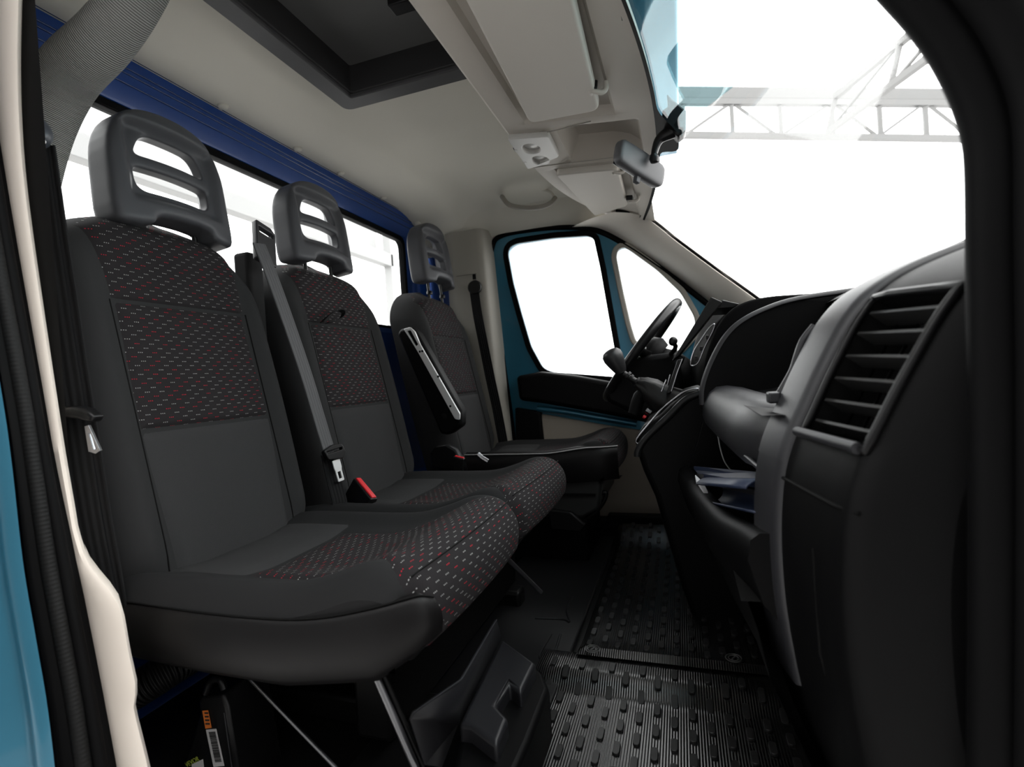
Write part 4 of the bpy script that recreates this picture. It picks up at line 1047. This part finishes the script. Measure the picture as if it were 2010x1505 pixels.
for i, (p, r) in enumerate(bt_):
    M = frame_of(p, dirb); rows.append([M @ Vector(((r + .004 * math.sin(5 * a + i)) * math.cos(a), (r + .004 * math.cos(4 * a + i)) * math.sin(a), 0)) for a in np.linspace(0, 2 * math.pi, 25)[:-1]])
grid('boot', rows, mat('soft_black_leather', (.009, .009, .009), .45, spec=.3), gl, closed=True, smooth=60)
tube('boot_base', [at(x, y, Y=GY) for x, y in [(1245, 812), (1262, 770), (1300, 790), (1330, 775)]], .02, BLACK, gl, smooth_n=4)

# ---- things in the lower tray
bk1 = thing('document_wallet', 'navy folded document wallet lying on top in the dashboard tray', 'wallet', tuple(at(1420, 945, Y=.6)))
def slab(name, px, Ya, Yb, m, parent, th, bow=.0):
    A = [at(px[0][0], px[0][1], Y=Ya), at(px[1][0], px[1][1], Y=Ya)]
    rows = []
    for t in np.linspace(0, 1, 10):
        y = Ya + (Yb - Ya) * t
        rows.append([Vector((A[0].x + .02 * t, y, A[0].z + bow * math.sin(math.pi * t * .5))), Vector((A[0].x * .5 + A[1].x * .5 + .03 * t, y, (A[0].z + A[1].z) / 2 + bow * math.sin(math.pi * t * .5) + .004)), Vector((A[1].x + .04 * t, y, A[1].z + bow * math.sin(math.pi * t * .5)))])
    o = grid(name, rows, m, parent, smooth=60); s = o.modifiers.new('th', 'SOLIDIFY'); s.thickness = th; return o
prism('cover', [at(1361, 920, Y=.72), at(1376, 938, Y=.70), at(1500, 962, Y=.34), at(1500, 935, Y=.46)], (.0, .0, .008), NAVY, bk1, .003)
prism('pages', [at(1366, 928, Y=.715), at(1378, 941, Y=.69), at(1500, 966, Y=.34), at(1500, 945, Y=.44)], (.004, .0, -.010), mat('dark_page_edges', (.015, .015, .017), .7), bk1, .002)
bk2 = thing('rolled_booklet', 'navy booklet rolled open underneath the wallet in the dashboard tray', 'booklet', tuple(at(1420, 980, Y=.55)))
c_a, c_b = at(1392, 962, Y=.60), at(1500, 975, Y=.30)
rows = []
axd = (c_b - c_a).normalized(); Mx = frame_of(c_a, axd)
arc = [(math.cos(a) * .030, math.sin(a) * .026) for a in np.linspace(-2.2, 2.6, 22)]
for s in (0, .33, .66, 1):
    rows.append([Mx @ Vector((a, b, (c_b - c_a).length * s)) for a, b in arc])
o = grid('cover', rows, NAVY, bk2, smooth=60); o.modifiers.new('th', 'SOLIDIFY').thickness = .003
prism('white_pages', [at(1364, 930, Y=.62), at(1380, 945, Y=.61), at(1390, 965, Y=.60), at(1380, 962, Y=.60), at(1366, 942, Y=.615)], (.0, -.0, -.006), PAPER, bk2, .001)
wi = tube('hanging_wire', [at(x, y, Y=.84) for x, y in [(1400, 826), (1408, 850), (1414, 880), (1422, 905), (1434, 922), (1450, 940)]], .0016, WIRE, None, smooth_n=6, seg=8)
tag(wi, 'thin pale wire hanging inside the lower dashboard shelf', 'wire')

# ================================================================== FLOOR THINGS
nub_me = plate(rpoly([(-.0065, -.0165), (.0065, -.0165), (.0065, .0165), (-.0065, .0165)], .006, 3), [], .0022, .0008, 0)
nub_me.materials.append(NUBRUB)
def floor_mat(label, x0, x1, y0, y1, zf, gx, gy, sx, sy, th, cut=None):
    t = thing('floor_mat', label, 'floor mat', ((x0 + x1) / 2, (y0 + y1) / 2, 0))
    NX, NYY = 24, 40
    rows = []; uv = []
    for j in range(NYY + 1):
        y = y0 + (y1 - y0) * j / NYY; row = []
        for i in range(NX + 1):
            x = x0 + (x1 - x0) * i / NX
            if cut: x = min(x, cut(y))
            e = min(i, NX - i, j, NYY - j); row.append((x, y, zf(x, y) - (th if e == 0 else 0))); uv.append((x, y))
        rows.append(row)
    b = grid('mat_sheet', rows, MATRUB, t, smooth=25, uv=uv)
    y = gy
    r = 0
    while y < y1 - .03:
        x = gx + (sx / 2 if r % 2 else 0)
        while x < x1 - .025:
            if x > x0 + .02 and y > y0 + .02 and (not cut or x < cut(y) - .02):
                o = bpy.data.objects.new('nub', nub_me); COL.objects.link(o); o.parent = t
                o.location = Vector((x, y, zf(x, y) + .0015)) - t.location
                s_ = (zf(x, y + .015) - zf(x, y - .015)) / .03; o.rotation_euler = (math.atan(s_), 0, 0)
                for p in nub_me.polygons: p.use_smooth = False
            x += sx
        y += sy; r += 1
    return t
step = lambda x, y: .022 * ss(.585, .635, y)
m1_ = floor_mat('black ribbed rubber mat with raised lozenges in the passenger footwell', -.36, .235, .05, .715, step, -.322, .09, .068, .0315, .004)
lift = lambda x, y: .029 + .009 * ss(.77, .69, y) + .05 * ss(1.40, 1.62, y)
m2_ = floor_mat('black rubber mat lapped over the passenger mat towards the driver\'s pedals', -.275, .17, .690, 1.62, lift, -.25, .735, .068, .0315, .010, cut=lambda y: .17 - .26 * ss(.95, 1.6, y))
def ringmark(px, py, parent):
    c = at(px, py, Z=.040); e = []
    for r in (.017, .011):
        tube('mat_emblem', [c + Vector((math.cos(a) * r, math.sin(a) * r, 0)) for a in np.linspace(0, 2 * math.pi, 25)[:-1]], .0011, NUBLOGO, parent, closed=True, seg=6)
    tube('mat_emblem', [c + Vector((-.004, -.007, 0)), c + Vector((.004, .007, 0))], .0018, NUBLOGO, parent, seg=6)
ringmark(1440, 1291, m2_); ringmark(1163, 1273, m2_)
# rails along the tunnel side of the mat
carp = box('floor_liner', (-.62, .10, -.012), (-.30, 1.75, .006), mat('black_floor_liner', (.007, .007, .0075), .45, spec=.3), None, .004)
tag(carp, 'smooth black plastic floor liner under the front of the seats', 'floor liner')
for k in range(2):
    A = at(1050 + 95 * 0 + k * 40, 1215 + k * 62, Z=.006)
for pth in ([(1050, 1213), (1105, 1215), (1118, 1220), (1112, 1195), (1125, 1170)], [(1100, 1245), (1085, 1290), (1068, 1296), (1060, 1285), (1082, 1245)]):
    tube('pressed_rib', [at(x, y, Z=.007) for x, y in pth], .003, mat('black_floor_liner', (.02,) * 3), carp, smooth_n=4, seg=6)
pd = thing('pedal_rest', 'black footrest plate at the driver\'s end of the footwell', 'footrest', (-.1, 1.6, 0))
prism('plate', [at(x, y, Y=1.62) for x, y in [(1180, 1062), (1325, 1068), (1340, 1080), (1195, 1082)]], (0, .10, .05), BLACK, pd, .006)
box('rest_leg', (-.33, 1.66, -.012), (-.05, 1.72, .09), BLACK, pd, .006)

# ---- moulded black cover in front of the bench frame
bn = thing('underseat_cover', 'black moulded plastic cover with a square notch under the bench front', 'cover', (-.34, .36, 0))
zt = .125
T_ = [at(x, y, Z=zt) for x, y in [(975, 1258), (1050, 1302), (1040, 1345), (1023, 1348), (1005, 1342), (975, 1386), (998, 1410), (978, 1462), (925, 1425), (900, 1418), (870, 1505)]]
top_px = [(985, 1252), (1052, 1300), (1022, 1358), (1000, 1340), (974, 1384), (998, 1408), (975, 1462), (925, 1424), (900, 1420)]
prism('cover_top', [at(x, y, Z=zt) for x, y in top_px], (0, 0, -.10), mat('satin_black_cover', (.012, .012, .014), .4, spec=.4), bn, .008, 4)
body = [at(x, y, Z=zt - .03) for x, y in [(1000, 1265), (1066, 1318), (1078, 1350), (1040, 1450), (1000, 1540), (880, 1560), (905, 1430)]]
prism('cover_body', body, (0, 0, -.105), BLACK, bn, .01, 3)
fl1 = [at(985, 1252, Z=zt), at(975, 1216, Z=.20), at(906, 1334, Z=.20), at(812, 1398, Z=.20), at(806, 1412, Z=.185), at(835, 1500, Z=.12), at(868, 1505, Z=zt - .01), at(900, 1420, Z=zt)]
me = meshof('cover_flange', fl1, [(0, 1, 2, 7), (7, 2, 3, 4), (7, 4, 5, 6)]); o = put('cover_flange', me, mat('satin_black_cover', (.03,) * 3), bn, 60); o.modifiers.new('th', 'SOLIDIFY').thickness = .004
tube('flange_edge', fl1[1:5], .0016, FASCIA, bn, seg=6)
tube('cover_clip', [at(x, y, Z=.06) for x, y in [(1030, 1378), (1020, 1400), (1008, 1428)]], .002, FASCIA, bn, seg=6)
tube('cover_clip', [at(x, y, Z=.06) for x, y in [(1024, 1376), (1012, 1400), (1004, 1418)]], .002, FASCIA, bn, seg=6)

# ---- parking heater with stickers and its air hose
HY = .19
hx = thing('parking_heater', 'black parking heater case with orange and barcode stickers under the bench', 'heater', tuple(at(430, 1500, Y=HY)))
prism('case', [at(x, y, Y=HY) for x, y in [(330, 1600), (392, 1400), (388, 1378), (396, 1366), (436, 1362), (446, 1390), (480, 1600)]], (0, .10, 0), HEATER, hx, .006)
tube('case_edge', [at(440, 1398, Y=HY - .001), at(457, 1520, Y=HY - .001)], .0012, FASCIA, hx, seg=6)
tube('bracket', [at(x, y, Y=HY) for x, y in [(404, 1360), (415, 1336), (432, 1334), (440, 1352)]], .006, GLOSSB, hx, smooth_n=4, seg=8)
def decal(name, px, m, dy=.002):
    return prism(name, [at(x, y, Y=HY - dy) for x, y in px], (0, .0006, 0), m, hx, 0)
decal('warning_sticker', [(397, 1395), (408, 1394), (415, 1428), (403, 1430)], ORANGE)
for k in range(4):
    decal('warning_print', [(401 + k * .6, 1398 + k * 7), (408 + k, 1398 + k * 7), (408.6 + k, 1401 + k * 7), (401.6 + k * .6, 1401 + k * 7)], BLACKP, .0028)
decal('barcode_sticker', [(404, 1432), (424, 1430), (440, 1503), (419, 1505)], WHITEP)
y_ = 1437.
while y_ < 1496:
    h_ = random.choice((.8, 1.2, 2.0)); d_ = (y_ - 1432) * .213
    decal('barcode_bar', [(408.5 + d_, y_), (421 + d_, y_ - 1), (421.3 + d_, y_ + h_ - 1), (408.8 + d_, y_ + h_)], BLACKP, .0028); y_ += h_ + random.choice((.8, 1.2))
ta, tb = at(366, 1506, Y=HY - .002), at(396, 1490, Y=HY - .002)
tx = (tb - ta).normalized(); textmesh('brand_print', 'VEVOR', .0125, mat4(ta, tx, (Vector((0, 0, 1)) - tx * tx.z).normalized(), (0, -1, 0)), LIME, hx)
decal('spec_sticker', [(376, 1500), (398, 1490), (402, 1520), (380, 1530)], WHITEP)
ho = [at(50, 650, Y=.10), at(46, 600, Y=.10), at(42, 560, Y=.105), at(44, 480, Y=.115), at(62, 350, Y=.13), at(88, 240, Y=.14), at(132, 150, Y=.15), at(205, 75, Y=.155), at(262, 0, Y=.16), at(300, -80, Y=.17), at(330, -200, Y=.2)]
hs = tube('air_duct_hose', ho, [.012, .028, .035, .038, .042, .046, .048, .045, .041, .040, .040], HOSE, None, smooth_n=10, seg=28)
h2 = tube('heater_outlet_hose', [at(470, 1245, Y=.40), at(400, 1275, Y=.30), at(345, 1305, Y=.23), at(290, 1340, Y=.19), at(230, 1375, Y=.17), at(170, 1400, Y=.16)], .034, mat('black_ribbed_hose', (.010, .010, .010), .5, bump=('Y', 50, 1.0, .004), spec=.3), None, smooth_n=10, seg=28)
tag(h2, 'black ribbed hose curving away from the heater under the bench', 'hose')
tag(hs, 'thick grey ribbed air duct hose climbing the passenger pillar to the roof', 'hose')

# ================================================================== HALL OUTSIDE
A = Vector((-.3425, .940, 0)).normalized()
def hp(px, py, d=10.): return at(px, py, plane=(tuple(A * d), tuple(A)))
def beam(nm, a, b, t, par, m=TRUSS): return tube(nm, [a, b], t * 1.6, m, par, seg=4)
g = 'roof trusses of the hall seen through the windscreen'
t1 = thing('roof_truss', 'pale lattice truss running level across the hall beyond the windscreen', 'truss', tuple(hp(1600, 230)), g)
beam('chord', hp(1250, 200), hp(2150, 206), .05, t1); beam('chord', hp(1250, 264), hp(2150, 276), .05, t1)
xs_ = [1340, 1435, 1530, 1632, 1725, 1815, 1905, 1990]
for i, x in enumerate(xs_):
    beam('post', hp(x, 200), hp(x + 4, 270), .035, t1)
    if i + 1 < len(xs_):
        a, b = ((x, 200), (xs_[i + 1], 270)) if i % 2 else ((x, 268), (xs_[i + 1], 202)); beam('diagonal', hp(*a), hp(*b), .022, t1)
t1b = beam('eaves_beam', hp(1250, 185, 10.4), hp(2150, 192, 10.4), .10, None); tag(t1b, 'grey eaves beam above the level truss in the hall', 'beam')
t2 = thing('roof_truss', 'pale lattice truss climbing overhead towards the van in the hall', 'truss', tuple(hp(1620, 262, 9)), g)
b0, u0 = hp(1625, 260, 9.4), hp(1640, 190, 9.4)
def alongA(p, d): return p - A * d
beam('chord', b0, alongA(b0, 6.5), .045, t2); beam('chord', u0, alongA(u0, 6.5), .045, t2)
for i, d in enumerate((0, 1.6, 3.2, 4.4, 5.4)):
    beam('post', alongA(b0, d), alongA(u0, d), .035, t2)
    nd = (1.6, 3.2, 4.4, 5.4, 6.2)[i]
    beam('diagonal', alongA(b0, d), alongA(u0, nd), .018, t2)
gt = thing('hall_gantry', 'pale steel gantry standing behind the van beyond the back window', 'gantry', (-6, 3, -.7))
PALE = mat('off_white_steel', (.34, .34, .338), .6); GRY = mat('pale_grey_steel', (.27, .27, .268), .6)
ga, gb = at(-350, 262, X=-6), at(770, 480, X=-6); gz = at(150, 285, X=-6).z
box('girder', (-6.2, ga.y, gz - .12), (-6.0, gb.y, gz + .16), GRY, gt, .01)
box('girder', (-6.6, ga.y, gz + .35), (-6.4, gb.y, gz + .75), PALE, gt, .01)
for y_ in (ga.y + .1, gb.y):
    box('column', (-6.2, y_ - .09, -.70), (-6.0, y_ + .09, gz + .8), PALE, gt, .01)
